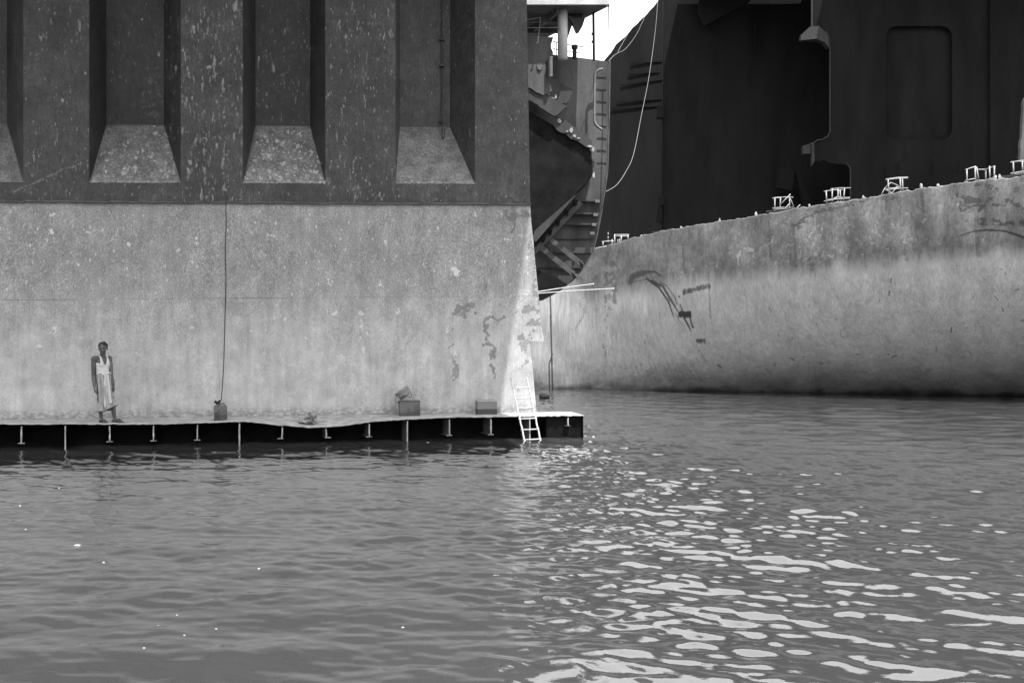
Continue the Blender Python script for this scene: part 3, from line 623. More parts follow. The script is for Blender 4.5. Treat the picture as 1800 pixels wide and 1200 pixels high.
hand(WR, Vector((.08, -.02, -1)), Vector((.8, .6, 0))); hand(WL, Vector((.1, -.02, -1)), Vector((-.8, .1, 0)))
# legs and feet
HR_ = pel+rt*.09+Vector((0, 0, -.04)); HL_ = pel-rt*.09+Vector((0, 0, -.04))
KR = Vector((-.155, -.09, .50)); AR = Vector((-.138, -.02, .075)); KL = Vector((.075, .0, .51)); AL = Vector((.125, .04, .08))
for H_, K_, A__ in ((HR_, KR, AR), (HL_, KL, AL)):
    cap(bm, H_, K_, .066, .056); cap(bm, K_, K_.lerp(A__, .35), .055, .056); cap(bm, K_.lerp(A__, .35), A__, .056, .034)
def foot(A__, d):
    d = d.normalized(); sd_ = Vector((-d.y, d.x, 0)); heel = A__-d*.045; heel.z = .03; mid = A__+d*.09; mid.z = .034; bl = A__+d*.145; bl.z = .024
    cap(bm, heel, mid, .03, .03); cap(bm, A__, mid, .034, .028); cap(bm, mid+sd_*.012, bl+sd_*.018, .026, .02); cap(bm, mid-sd_*.012, bl-sd_*.016, .026, .018)
    for i, (o_, L, r_) in enumerate(((.03, .05, .0125), (.013, .048, .0095), (-.001, .043, .009), (-.015, .037, .0085), (-.027, .03, .008))):
        cap(bm, bl+sd_*o_*1.05-Vector((0, 0, .006)), bl+sd_*o_*1.15+d*L-Vector((0, 0, .013)), r_, r_*.9)
foot(AR, Vector((.75, -.55, 0))); foot(AL, Vector((.96, -.25, 0)))
# head: looks at the camera, chin slightly down
hd = Vector((.22, -.97, -.12)).normalized(); hx = Vector((.975, .22, 0)).normalized(); hz = hx.cross(hd)*-1 if hx.cross(hd).z < 0 else hx.cross(hd)
Mh = Matrix(((hx.x, hd.x, hz.x, headc.x), (hx.y, hd.y, hz.y, headc.y), (hx.z, hd.z, hz.z, headc.z), (0, 0, 0, 1))) @ Matrix.Diagonal((1.12, 1.05, 1.03, 1))   # local: x side, y forward, z up
def hball(b, c, rx, ry, rz, sub=3):
    r_ = bmesh.ops.create_icosphere(b, subdivisions=sub, radius=1); bmesh.ops.transform(b, matrix=Mh @ Matrix.Translation(Vector(c)) @ Matrix.Diagonal((rx, ry, rz, 1)), verts=r_['verts'])
def hcap(b, a, c, r0, r1): cap(b, Mh @ Vector(a), Mh @ Vector(c), r0, r1)
hball(bm, (0, -.012, .035), .076, .094, .088); hball(bm, (0, .02, -.03), .062, .07, .078); hball(bm, (0, .052, -.088), .03, .03, .024)
hball(bm, (.036, .05, -.02), .026, .024, .024); hball(bm, (-.036, .05, -.02), .026, .024, .024); hball(bm, (0, .078, .024), .055, .014, .012)
hcap(bm, (0, .085, .012), (0, .108, -.028), .009, .013); hball(bm, (.012, .094, -.031), .009, .01, .008, 2); hball(bm, (-.012, .094, -.031), .009, .01, .008, 2)
hball(bm, (0, .084, -.054), .024, .012, .006, 2); hball(bm, (0, .082, -.066), .02, .012, .007, 2)
for sg in (1, -1): hball(bm, (.077*sg, -.012, -.008), .011, .02, .032, 2)
body = link('body', fromB(bm), M_skin, man, world=False)
mod(body, 'REMESH', mode='VOXEL', voxel_size=.0058, use_smooth_shade=True); mod(body, 'SMOOTH', factor=.5, iterations=3)
bm = bmesh.new(); hball(bm, (0, -.022, .052), .086, .094, .086, 4)
for v in bm.verts:
    l = Mh.inverted() @ v.co
    n = math.sin(l.x*160+l.z*90)*math.cos(l.y*140+l.z*70)*.004+math.sin(l.x*70)*.003
    l *= 1+n/.08
    cut = .062 if l.y > .03 else (-.005 if l.y > -.02 else -.045)
    if l.z < cut: l.z = cut+(l.z-cut)*.12; l.x *= .93; l.y *= .9 if l.y > 0 else .97
    if l.y > .03: l.z += .006*math.sin(l.x*60)
    v.co = Mh @ l
link('hair', fromB(bm), M_hair, man, smooth=True, world=False)
for sg in (1, -1):
    bm = bmesh.new(); hball(bm, (.03*sg, .082, .008), .0135, .007, .006, 2); link('eye', fromB(bm), M_hair, man, smooth=True, world=False)
    bm = bmesh.new(); hcap(bm, (.014*sg, .091, .024), (.045*sg, .082, .026), .0045, .003); link('eyebrow', fromB(bm), M_hair, man, smooth=True, world=False)
# vest: lofted shell with straps
def loft(bm, rings, closed=True):
    vr = [[bm.verts.new(p) for p in rg] for rg in rings]; n = len(vr[0])
    for i in range(len(vr)-1):
        for k in range(n if closed else n-1): bm.faces.new((vr[i][k], vr[i][(k+1) % n], vr[i+1][(k+1) % n], vr[i+1][k]))
bm = bmesh.new(); rings = []; K = 48
for z, a_, b_ in ((1.01, .145, .108), (1.05, .142, .105), (1.10, .143, .104), (1.16, .150, .106), (1.22, .158, .108), (1.255, .160, .109)):
    t_ = (z-1.01)/.27; cx = pel.lerp(chest, min(1, (z-.93)/.34)); rg = []
    for k in range(K):
        an_ = 2*math.pi*k/K; fo = .004*math.sin(an_*9+z*30)+.003*math.sin(z*120+an_*2); c_, s_ = math.cos(an_), math.sin(an_)
        zz = z
        if z > 1.2: zz = z+(z-1.2)/.055*(.02*abs(c_)-.022*max(0, s_)**3)
        rg.append(Vector((cx.x, cx.y, zz))+rt*c_*(a_+fo)+fw*s_*(b_+fo))
    rings.append(rg)
loft(bm, rings)
for sg in (1, -1):
    pth = [chest+fw*.106+rt*.066*sg+Vector((0, 0, -.07)), chest+fw*.108+rt*.074*sg+Vector((0, 0, -.01)), chest+fw*.096+rt*.080*sg+Vector((0, 0, .05)), chest+fw*.06+rt*.082*sg+Vector((0, 0, .125)), chest+rt*.086*sg+Vector((0, 0, .158)), chest-fw*.07+rt*.08*sg+Vector((0, 0, .12)), chest-fw*.108+rt*.06*sg+Vector((0, 0, .0))]
    sp_ = spline(pth, 6); rg = []
    for i, p in enumerate(sp_):
        wd_ = .018+.040*abs(i/(len(sp_)-1)-.5)*2; rg.append([p-rt*wd_, p+rt*wd_])
    loft(bm, rg, False)
o = link('vest', fromB(bm), M_shirt, man, smooth=True, world=False); mod(o, 'SOLIDIFY', thickness=.006, offset=1)
# wrapped cloth with folds
bm = bmesh.new(); rings = []; K = 96
tabw = [(1.06, .134, .135, -.105, 0), (1.02, .142, .150, -.105, 0), (.97, .148, .160, -.10, 0), (.85, .158, .165, -.09, 0), (.70, .168, .165, -.075, -.01), (.55, .18, .165, -.06, -.01), (.40, .192, .16, -.045, -.005), (.31, .198, .165, -.032, 0), (.245, .2, .165, -.028, 0)]
for i, (z, a_, b_, cx, cy) in enumerate(tabw):
    t_ = i/(len(tabw)-1); rg = []
    for k in range(K):
        an_ = 2*math.pi*k/K; f_ = t_**.6*(.020*(1-abs(math.sin(an_*4.5+.9*math.sin(z*4)+1))*2)+.012*math.sin(an_*15+z*6))
        f_ += .035*t_*math.exp(-((an_-1.15)/.16)**2)-.07*t_*math.exp(-((an_-1.62)/.12)**2)
        z2 = z
        if z < .35: z2 = z+(.10*max(0, math.cos(an_-1.9-.9))**2 if False else 0)
        x_ = math.cos(an_)*(a_+f_); y_ = math.sin(an_)*(b_+f_)
        # in world axes: x right, y away; wide across the picture
        p = Vector((cx+x_*1.0, cy-y_, z2))
        if z < .5: p.z += (.5-z)/.255*.115*max(0, (p.x-(-.02))/.19)
        rg.append(p)
    rings.append(rg)
loft(bm, rings); wrap_rings = rings
o = link('wrap_cloth', fromB(bm), M_lungi, man, smooth=True, world=False); mod(o, 'SOLIDIFY', thickness=.006, offset=1); mod(o, 'SUBSURF', levels=1, render_levels=1)
o['label'] = 'pale folded wrap tied at the waist'
bm = bmesh.new()                                        # waist roll, knot and the overlapping front fall
rg = [Vector((-.10+math.cos(a)*.14, -math.sin(a)*.142, 1.045+.012*math.sin(a*5))) for a in np.linspace(0, 2*math.pi, 40)]
tube(bm, rg, .021, 8); ball(bm, (-.0, -.15, 1.035), .04, .025, .028); ball(bm, (-.035, -.155, 1.02), .03, .02, .02)
loft(bm, [[Vector((.0+.02*math.sin(u*7)-.015+u*(.06+.09*(1-v)), -.158-.02*(1-v)+.03*u-.012*math.sin(u*15+v), 1.03-(1-v)*(.72-.0*u)+(1-v)*.10*u)) for u in np.linspace(0, 1, 14)] for v in np.linspace(1, 0, 16)], False)
o = link('front_fold', fromB(bm), M_shirt, man, smooth=True, world=False); mod(o, 'SOLIDIFY', thickness=.005)
bm = bmesh.new(); tube(bm, [p+Vector((0, 0, -.004)) for p in wrap_rings[-1]]+[wrap_rings[-1][0]+Vector((0, 0, -.004))], .009, 6, cap=False); link('hem', fromB(bm), simple('darker hem', .1, .2, 20), man, smooth=True, world=False)  # hem line in a darker tone than the wrap
# sandals
for A__, d in ((AR, Vector((.75, -.55, 0))), (AL, Vector((.96, -.25, 0)))):
    d = d.normalized(); sd_ = Vector((-d.y, d.x, 0)); bm = bmesh.new(); c = A__+d*.07; c.z = .004
    vs = ball(bm, c, 1, 1, 1, None, 3); 
    for v in vs: q_ = v.co-c; v.co = c+d*q_.x*.15+sd_*q_.y*(.045+.006*q_.x)+Vector((0, 0, q_.z*.008))
    for sg in (1, -1): tube(bm, spline([c+d*.09+Vector((0, 0, .03)), c+d*.03+sd_*.022*sg+Vector((0, 0, .062)), c-d*.02+sd_*.042*sg+Vector((0, 0, .01))], 5), .006, 6)
    link('sandal', fromB(bm), M_blk, man, smooth=True, world=False)

# ------------------------------------------------------------------ far ship on the right: hull, frames
YT = [(620, 540), (900, 490), (1000, 452), (1045, 437), (1100, 421.5), (1140, 412), (1170, 405), (1240, 393), (1300, 384), (1360, 374), (1400, 366), (1480, 354), (1560, 341), (1620, 331), (1700, 320), (1740, 316), (1800, 309), (2000, 283), (2600, 200)]
YWL = lambda x: 683+np.clip(x-945, -400, 3000)*.0160
def ztop(x): z = F*HC/(YWL(x)-600); return z-curve_y(x, [(900, .1), (1000, .4), (1100, 1.4), (1200, 2.6), (1400, 4.2), (1800, 5.6), (2600, 6)])
hulldark = np.zeros((1200, 1800), np.float32); hl = np.zeros((1200, 1800), np.float32)
band = np.clip((curve_y(XX[0], [(940, 470), (1000, 520), (1045, 528), (1100, 518), (1180, 502), (1300, 492), (1400, 484), (1530, 470), (1640, 459), (1720, 452), (1800, 446)])[None, :]-YY)/85+.45, 0, 1)
band = np.where(XX < 1030, np.maximum(0, band-(1030-XX)/110), band)
for x, w_, v in [(1048, 12, .35), (1068, 10, .5), (1028, 8, .3), (1078, 5, .6)]: stroke(hulldark, [(x, 440), (x+2, 540)], w_, v, 14)
stroke(hulldark, [(1067, 430), (1063, 520), (1064, 665)], 1, .8, 1); hulldark = ragged(hulldark, 3, 8, .55, 7)
stroke(hulldark, [(967, 500), (968, 560), (970, 625), (971, 685)], 2, 1, 1); stroke(hulldark, [(971, 622), (965, 640), (966, 685)], 1.6, .95, 1)
stroke(hulldark, [(1137, 490), (1158, 505), (1175, 530), (1184, 556)], [3, 3, 2.4, 1], .95, 1.2); stroke(hulldark, [(1146, 494), (1165, 503), (1180, 528), (1192, 548)], [4, 3, 3, 1], .9, 1.5); stroke(hulldark, [(1160, 495), (1172, 502), (1186, 522), (1190, 535)], 1.5, .8, 1)
stroke(hulldark, [(1106, 498), (1112, 486), (1128, 480), (1140, 478)], [3, 7, 8, 3], .75, 4); stroke(hulldark, [(1140, 477), (1152, 478), (1161, 485)], 2.5, .85, 1.5); blob(hulldark, 1128, 482, 14, 9, .7, .9); stroke(hulldark, [(1106, 498), (1140, 489)], 1.5, .7, 1)
for i in range(44):
    x = 1200+i*1.12; y = 513-(x-1200)*.23; stroke(hulldark, [(x, y-random.uniform(1, 5)), (x+.4, y+random.uniform(2, 6))], 1.2, random.uniform(.5, 1), .8)
for i in range(24):
    x = 1193+i*.93; stroke(hulldark, [(x, 549-random.uniform(0, 2)), (x+.3, 555+random.uniform(0, 3))], 1.4, 1, .8)
stroke(hulldark, [(1202, 557), (1210, 572), (1216, 584)], [3, 2.5, .7], .95, 1); stroke(hulldark, [(1212, 556), (1216, 570), (1218, 575)], [2, 2, 3.5], .95, 1); stroke(hulldark, [(1195, 534), (1199, 545)], [1, 2.4], .9, 1); stroke(hulldark, [(1186, 550), (1200, 572)], 1.2, .7, 1); blob(hulldark, 1194, 521, 3, 2.5, 1)
for i in range(16): x = 1224+i*1.05; stroke(hulldark, [(x, 596), (x+.4, 596+random.uniform(3, 8))], 1.3, random.uniform(.6, .95), .8)
stroke(hulldark, [(1229, 616), (1236, 628), (1242, 635)], 4, .45, 2); stroke(hulldark, [(1262, 641), (1268, 646)], 3, .7, 1.5)
hs = np.zeros_like(hulldark)
stroke(hs, [(1390, 402), (1405, 388), (1430, 374), (1465, 362), (1510, 351), (1570, 344)], [2, 5, 6, 5, 4, 2], .7, 2.5); stroke(hs, [(1392, 404), (1412, 386), (1440, 373)], 1.5, .95, 1); stroke(hs, [(1420, 380), (1470, 366), (1520, 356), (1590, 348)], 1.2, .8, 1)
stroke(hulldark, [(1688, 414), (1710, 407), (1735, 404), (1765, 406), (1785, 412), (1800, 418)], [1.5, 2.5, 3, 3, 4, 4], 1, 1)
for x0, x1, y, w_ in [(1700, 1800, 354, 3), (1690, 1735, 366, 5), (1700, 1770, 390, 4), (1750, 1800, 391, 6), (1705, 1800, 332, 2), (1740, 1800, 356, 4), (1680, 1720, 349, 4)]:
    stroke(hs, [(x, y+random.uniform(-2, 2)+(x-1700)*.02) for x in np.linspace(x0, x1, 8)], w_*1.6, .75, 3)
for x, y0, y1, w_ in [(1716, 385, 448, 8), (1352, 390, 450, 2), (1350, 350, 470, 1.2), (1245, 480, 560, 2), (1200, 430, 480, 3), (1395, 400, 470, 2), (1425, 455, 474, 8), (1590, 440, 456, 7), (1620, 335, 372, 5)]: stroke(hulldark, [(x, y0), (x+4, y1)], w_, .5, 3)
for a, b in [((1105, 486), (1140, 484)), ((1043, 566), (1150, 560)), ((945, 560), (1040, 548)), ((945, 574), (1040, 562)), ((1050, 627), (1165, 619)), ((1035, 664), (1160, 660)), ((1160, 660), (1215, 664)), ((1170, 648), (1200, 649)), ((1130, 532), (1180, 525)), ((1260, 545), (1600, 517)), ((1600, 517), (1800, 508)), ((1400, 463), (1800, 430)), ((1560, 655), (1800, 650))]:
    stroke(hulldark, [a, ((a[0]+b[0])/2, (a[1]+b[1])/2+random.uniform(-1, 1)), b], .8, .42, 1)
for i in range(520):                                     # short vertical scratches and scuffs
    x = random.uniform(940, 1800); y = random.uniform(470, 690)
    if x < 1130: l = random.uniform(4, 14); stroke(hulldark, [(x, y), (x+1, y+l)], .8, random.uniform(.25, .6), 1)
    elif x > 1350 and random.random() < .6 and y < 640: a = random.uniform(-.6, 1.9); l = random.uniform(2, 11); stroke(hulldark, [(x, y), (x+l*math.cos(a)*.6, y+l*math.sin(a)*.5), (x+l*math.cos(a), y+l*math.sin(a))], random.uniform(.6, 2.5), random.uniform(.35, .75), 1)
for i in range(70): x = random.gauss(1250, 50); y = random.uniform(560, 680); stroke(hulldark, [(x, y), (x+8, y+22)], 2, .25, 3)
for i in range(14): x = 1110+i*8; stroke(hulldark, [(x, 640), (x+6+i, 668)], 4, .4, 5)
for i in range(900):                                     # pale flaked paint on the upper strake
    x = random.choice([random.gauss(1380, 45), random.gauss(1500, 60), random.uniform(1140, 1790)]); t_ = curve_y(x, YT); y = t_+8+random.random()**.8*95
    l = random.uniform(2, 9); a = random.uniform(0, 3.1); stroke(hl, [(x, y), (x+l*.5*math.cos(a), y+l*.6*math.sin(a)+1), (x+l*math.cos(a+.7), y+l*math.sin(a+.7))], random.uniform(.5, 1.7), random.uniform(.25, .8), 1)
for i in range(46): a = 2.6+i*.06; blob(hl, 1312+17*math.cos(a)+random.uniform(-2, 2), 455+19*math.sin(a), 3, 4, .7)
stroke(hl, [(1455, 388), (1475, 383), (1500, 383), (1530, 377)], 2, .6, 2); stroke(hl, [(1560, 350), (1590, 352)], 1.5, .3, 2)
for x, y in [(1684, 361), (1623, 385), (1627, 388), (1730, 418), (1352, 352), (1357, 350), (1445, 400)]: blob(hl, x, y, 3, 6, .95)
hulldark = np.maximum(hulldark, ragged(hs, 7, (5, 12), .75, 9)); hl = ragged(hl, 4, 7, .6, 8)
tone = np.ones((1200, 1800), np.float32)
nse = fbm((1200, 1800), (14, 30), np.random.default_rng(2), 4)
wl = YWL(XX[0])[None, :]; tone *= 1-.8*np.clip((10-(wl-YY))/10+(nse-.5)*1.9, 0, 1)*.85; tone *= 1-.52*np.clip((55-(wl-YY))/60+(nse-.5)*.9, 0, 1)       # wet band at the waterline, broader darkening towards the bottom
nx = 620; xs = np.concatenate([np.linspace(620, 895, 24), np.linspace(900, 1830, nx), np.linspace(1850, 2700, 60)]); nh = 190
Pn = np.zeros((nh, len(xs), 3)); 
Zt = ztop(xs); Zb = F*HC/(YWL(xs)-600); ht = HC+(600-curve_y(xs, YT))/F*Zt
jn = np.convolve(RNG.normal(0, 1, len(xs)), np.ones(4)/4, 'same')*.03
for i in range(nh):
    t_ = i/(nh-1); h = -.5+(ht+jn+.5)*t_; e = np.clip(1-h/ht, 0, 1.1)**3.0
    Z = Zt+(Zb-Zt)*e
    Z = Z+.05*np.sin(xs*.045+h*.7)*np.sin(h*1.3)+.04*np.sin(xs*.11+1)      # buckled plating
    Pn[i, :, 0] = (xs-900)/F*Z; Pn[i, :, 1] = Z; Pn[i, :, 2] = h
px = 900+F*Pn[..., 0]/Pn[..., 1]; py = 600-F*(Pn[..., 2]-HC)/Pn[..., 1]
me = gridmesh('hull', Pn, {'dark': sample(hulldark, px, py), 'lite': sample(hl, px, py), 'band': sample(band.astype(np.float32), px, py), 'tone': sample(tone, px, py)})
ship = empty('ship_hull', (12, 42, 0), 0, label='huge cut down ship hull on the right with curved scratched side and dark tank', cat='ship')
ho = link('hull_side', me, MH, ship, smooth=True); mod(ho, 'SOLIDIFY', thickness=.12, offset=-1); ho['label'] = 'curved scratched hull side with darker upper strake'
def hedge(x, dy=0, back=0): return P(x, float(curve_y(x, YT))+dy, float(ztop(x))+back)
# inner deck strip just behind the cut edge and small lugs on it
for x, s_ in [(1266, 6), (1330, 7), (1424, 4), (1519, 4), (1621, 8), (1651, 4), (1752, 6), (1760, 7), (1128, 3), (1198, 3)]:
    bm = bmesh.new(); q = hedge(x); ball(bm, q+Vector((0, .1, s_*.006)), .045, .05, s_*.018, None, 2)
    for v in bm.verts: v.co += Vector((random.uniform(-.02, .02), 0, random.uniform(-.02, .02)))
    link('lug', fromB(bm), M_rail, ship)
for x0, x1, y0, y1 in [(1350, 1400, 371, 366), (1437, 1500, 361, 351), (1757, 1830, 311, 303), (1150, 1185, 408, 402)]:
    a = P(x0, y0+1.5, float(ztop(x0))+.3); b = P(x1, y1+1.5, float(ztop(x1))+.3); bm = bmesh.new(); bar(bm, a, b, .35, .07); link('edge_strip', fromB(bm), M_mid2, ship)
# tank interior: built as far plates
def part(name, bm_, mat, parent, **k): o = link(name, fromB(bm_), mat, parent, **k); return o
bm = bmesh.new()
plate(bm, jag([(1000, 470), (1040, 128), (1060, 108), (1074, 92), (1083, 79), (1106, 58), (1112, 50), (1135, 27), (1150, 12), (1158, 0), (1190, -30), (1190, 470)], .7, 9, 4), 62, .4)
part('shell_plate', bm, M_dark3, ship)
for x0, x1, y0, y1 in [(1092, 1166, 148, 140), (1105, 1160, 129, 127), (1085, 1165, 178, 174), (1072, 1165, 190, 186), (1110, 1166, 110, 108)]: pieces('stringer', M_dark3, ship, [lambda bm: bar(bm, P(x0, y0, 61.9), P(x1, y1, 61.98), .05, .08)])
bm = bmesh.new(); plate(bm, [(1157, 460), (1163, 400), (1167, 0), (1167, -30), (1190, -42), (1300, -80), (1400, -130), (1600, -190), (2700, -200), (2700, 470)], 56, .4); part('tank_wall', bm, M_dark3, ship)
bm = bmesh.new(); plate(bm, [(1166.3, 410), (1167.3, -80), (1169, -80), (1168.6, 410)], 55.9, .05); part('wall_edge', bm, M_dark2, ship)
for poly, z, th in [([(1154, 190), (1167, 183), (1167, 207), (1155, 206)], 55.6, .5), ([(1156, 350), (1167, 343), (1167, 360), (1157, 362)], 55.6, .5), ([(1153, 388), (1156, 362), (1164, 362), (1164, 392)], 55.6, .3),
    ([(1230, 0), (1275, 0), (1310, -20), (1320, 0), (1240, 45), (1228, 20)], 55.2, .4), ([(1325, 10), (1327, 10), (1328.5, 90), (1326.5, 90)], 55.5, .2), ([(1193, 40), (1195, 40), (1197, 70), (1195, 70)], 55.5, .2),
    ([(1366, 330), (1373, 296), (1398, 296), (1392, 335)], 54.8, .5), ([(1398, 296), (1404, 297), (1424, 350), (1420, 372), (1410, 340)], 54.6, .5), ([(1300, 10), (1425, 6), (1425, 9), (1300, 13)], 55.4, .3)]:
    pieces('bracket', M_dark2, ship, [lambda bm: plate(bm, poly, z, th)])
def rrect(x0, y0, x1, y1, r_, n=6):
    o = []
    for cx, cy, a0 in ((x1-r_, y0+r_, -90), (x1-r_, y1-r_, 0), (x0+r_, y1-r_, 90), (x0+r_, y0+r_, 180)):
        for k in range(n+1): a = math.radians(a0+90*k/n); o.append((cx+r_*math.cos(a), cy+r_*math.sin(a)))
    return o
WO = [(1427, -130), (1427, 47), (1440, 46), (1451, 54), (1457, 68), (1459, 85), (1459, 232), (1455, 240), (1447, 245), (1436, 247), (1430, 252), (1427, 262), (1427, 289), (1434, 283), (1440, 284), (1448, 281), (1456, 286), (1470, 288), (1488, 289), (1493, 292), (1495, 300), (1495, 470), (1739, 470), (1739, -210)]
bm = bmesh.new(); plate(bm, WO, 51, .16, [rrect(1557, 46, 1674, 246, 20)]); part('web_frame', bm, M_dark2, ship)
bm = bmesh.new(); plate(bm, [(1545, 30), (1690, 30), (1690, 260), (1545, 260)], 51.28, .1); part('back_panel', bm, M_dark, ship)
M_fl = simple('dim flange', .012, .022, 2)               # face flats welded along the web's free edges
pieces('flange', M_fl, ship, [lambda bm: tube(bm, [P(x, y, 50.93) for x, y in WO[0:2]], .05, 6), lambda bm: tube(bm, [P(x, y, 50.93) for x, y in WO[3:13]], .035, 6), lambda bm: tube(bm, [P(x, y, 50.93) for x, y in WO[18:22]], .035, 6)])
pieces('ledge_bracket', M_fl, ship, [lambda bm: plate(bm, [(1408, 68), (1410, 60), (1424, 47), (1440, 46), (1450, 55), (1456, 66), (1457, 84), (1449, 74), (1438, 70)], 50.5, .4), lambda bm: plate(bm, [(1408, 61), (1428, 58), (1438, 68), (1408, 71)], 50.2, .25), lambda bm: plate(bm, [(1412, 256), (1426, 252), (1427, 270), (1412, 270)], 50.5, .3), lambda bm: plate(bm, [(1427, 250), (1431, 254), (1432, 282), (1428, 291)], 50.4, .3)])
# unseen decks added above the tank to keep sun and sky off it
bm = bmesh.new(); box(bm, (43, 52, 24.6), 52, 14.5, .3)
for k in range(5): box(bm, (43, 46+k*3, 24.15), 52, .15, .6)
link('tank_shade', fromB(bm), M_dark3, ship); bm = bmesh.new(); box(bm, (14.2, 53.4, 21.7), 9.5, 4.8, .2)
link('tank_shade', fromB(bm), M_dark3, ship)
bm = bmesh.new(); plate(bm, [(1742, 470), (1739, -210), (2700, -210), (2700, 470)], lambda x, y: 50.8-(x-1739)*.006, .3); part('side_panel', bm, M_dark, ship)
bm = bmesh.new(); plate(bm, jag([(1793, 282), (1798, 200), (1800, 175), (1815, 150), (1830, 290), (1815, 292)], 1, 8, 3), 42, .2); part('torn_plate', bm, M_mid, ship)
for x, y0, y1 in [(1560, 285, 312), (1580, 285, 312), (1642, 285, 308), (1687, 285, 306)]: pieces('stub', M_dark3, ship, [lambda bm: tube(bm, [P(x, y0, 50.85), P(x, y1, 50.85)], .04, 6)])

# railings standing on the cut edge
def railing(pts, x0, label, segs, rad=.019, extra=0):
    zc = float(ztop(x0))+.35; base = P(x0, float(curve_y(x0, YT)), zc)
    t = empty('railing', base, 0, label=label, cat='railing', group='bent white railings on the cut hull edge')
    for kind, poly in segs:
        bm = bmesh.new(); pp = []
        for q in poly: pp.append(P(q[0], q[1], zc+(q[2] if len(q) > 2 else 0)))
        tube(bm, pp, rad*(1.25 if kind == 'post' else 1), 7); link(kind, fromB(bm), M_rail, t, smooth=True)
    return t
railing(None, 1376, 'mangled white railing with a slanting bar, second from the left on the hull edge', [('post', [(1362, 349), (1362, 372)]), ('post', [(1372, 348, .5), (1371, 371, .5)]), ('post', [(1388, 347, .5), (1388, 368, .5)]), ('top_bar', [(1358, 348.5), (1380, 346.5, .5), (1394, 347, .6)]), ('top_bar', [(1362, 347, .6), (1392, 346.5)]), ('lower_bar', [(1358, 366), (1378, 364.5, .3), (1394, 364.5)]), ('lower_bar', [(1360, 368, .4), (1393, 366.5)]), ('brace', [(1371, 360), (1389.5, 341.5)]), ('brace', [(1387, 347), (1390.5, 352), (1396.5, 367)]), ('brace', [(1376.5, 370), (1387.5, 358.5)]), ('brace', [(1398.5, 367.5), (1406.5, 360)])])
railing(None, 1472, 'white railing cage with two staggered top bars, third from the left on the hull edge', [('post', [(1452, 335), (1453.5, 358)]), ('post', [(1463, 332, .6), (1462.5, 357, .6)]), ('post', [(1473, 332), (1473, 355)]), ('post', [(1476.5, 333, .5), (1478, 355, .5)]), ('post', [(1484.5, 331), (1482.5, 354)]), ('top_bar', [(1448.5, 336.5), (1465, 334), (1481, 333.5)]), ('top_bar', [(1460, 332, .6), (1478, 330.5, .6), (1495, 330.5)]), ('lower_bar', [(1448.5, 354), (1470, 350), (1494, 348.5)]), ('lower_bar', [(1452, 351.5, .6), (1480, 347.5, .6), (1493, 347)]), ('brace', [(1463, 354), (1467, 348), (1473, 345.5), (1480, 348), (1483, 352)])])
railing(None, 1575, 'white railing cage with crossed braces, third from the right on the hull edge', [('post', [(1561, 315), (1562.5, 342)]), ('post', [(1582, 313), (1584, 341)]), ('post', [(1586, 312.5, .5), (1587.5, 340, .5)]), ('top_bar', [(1557, 316), (1580, 313.5), (1596, 313)]), ('top_bar', [(1557, 315, .6), (1579, 312, .6), (1596, 311.8, .6)]), ('lower_bar', [(1556, 334), (1575, 332), (1596, 330.5)]), ('lower_bar', [(1557, 332, .6), (1582, 329.5, .6)]), ('brace', [(1548.5, 344), (1556, 330), (1558, 331)]), ('brace', [(1556, 330), (1566, 321), (1576, 325), (1585, 331.5)]), ('brace', [(1565, 343), (1577, 328)]), ('brace', [(1557, 333), (1574, 343)])])
railing(None, 1722, 'tall white railing of upright posts, second from the right on the hull edge', [('post', [(1699.5, 297), (1700, 326)]), ('post', [(1714, 292.5), (1715, 327)]), ('post', [(1716.5, 293, .3), (1721, 320, .3)]), ('post', [(1732.5, 297, .5), (1733, 321, .5)]), ('post', [(1739.5, 292), (1740, 321)]), ('post', [(1748, 292), (1747.5, 320)]), ('top_bar', [(1697, 298.5), (1715, 292.5)]), ('top_bar', [(1715, 298, .4), (1734, 298, .5)]), ('top_bar', [(1732, 298, .5), (1749, 292)]), ('lower_bar', [(1697, 317.5), (1716, 313.5)]), ('lower_bar', [(1717, 317, .4), (1733, 317, .5), (1748, 311.5)])])
railing(None, 1795, 'white railing cut by the right border, rightmost on the hull edge', [('post', [(1781, 285), (1782, 309)]), ('post', [(1797, 283, .4), (1798, 308, .4)]), ('post', [(1812, 283), (1812, 306)]), ('top_bar', [(1776.5, 285.5), (1795, 282.5), (1818, 281)]), ('top_bar', [(1777, 284.5, .6), (1818, 283.5, .6)]), ('lower_bar', [(1776.5, 305), (1797, 301.5), (1818, 301)]), ('lower_bar', [(1777, 306, .5), (1818, 303.5, .5)])])
railing(None, 1091, 'small distant white railing beside the cut tank section, leftmost on the hull edge', [('post', [(1080.5, 412), (1080.5, 431)]), ('post', [(1092, 414, .5), (1092, 428, .5)]), ('post', [(1104, 413), (1103.5, 423)]), ('top_bar', [(1079.5, 412.5), (1106, 412.5)]), ('top_bar', [(1083, 415, .6), (1104, 415, .6)]), ('post', [(1060, 425), (1060, 433)]), ('post', [(1076, 421), (1076, 431)]), ('lower_bar', [(1058, 425), (1070, 423.5), (1079, 424)]), ('lower_bar', [(1073, 431), (1088, 427), (1101, 423)]), ('lower_bar', [(1044, 437), (1056, 434.5), (1066, 433)]), ('brace', [(1086, 421), (1086, 427)]), ('brace', [(1089, 420), (1090, 427)])], .024)
# little striped marker post
q = P(1069, 429, float(ztop(1069))+.4); t = empty('marker_post', q, 0, label='thin striped black and white marker post behind the distant railing', cat='post')
for i in range(7):
    bm = bmesh.new(); tube(bm, [q+Vector((0, 0, i*.088)), q+Vector((0, 0, i*.088+.086))], .028, 8); link('stripe', fromB(bm), M_rail if i % 2 else M_blk, t)

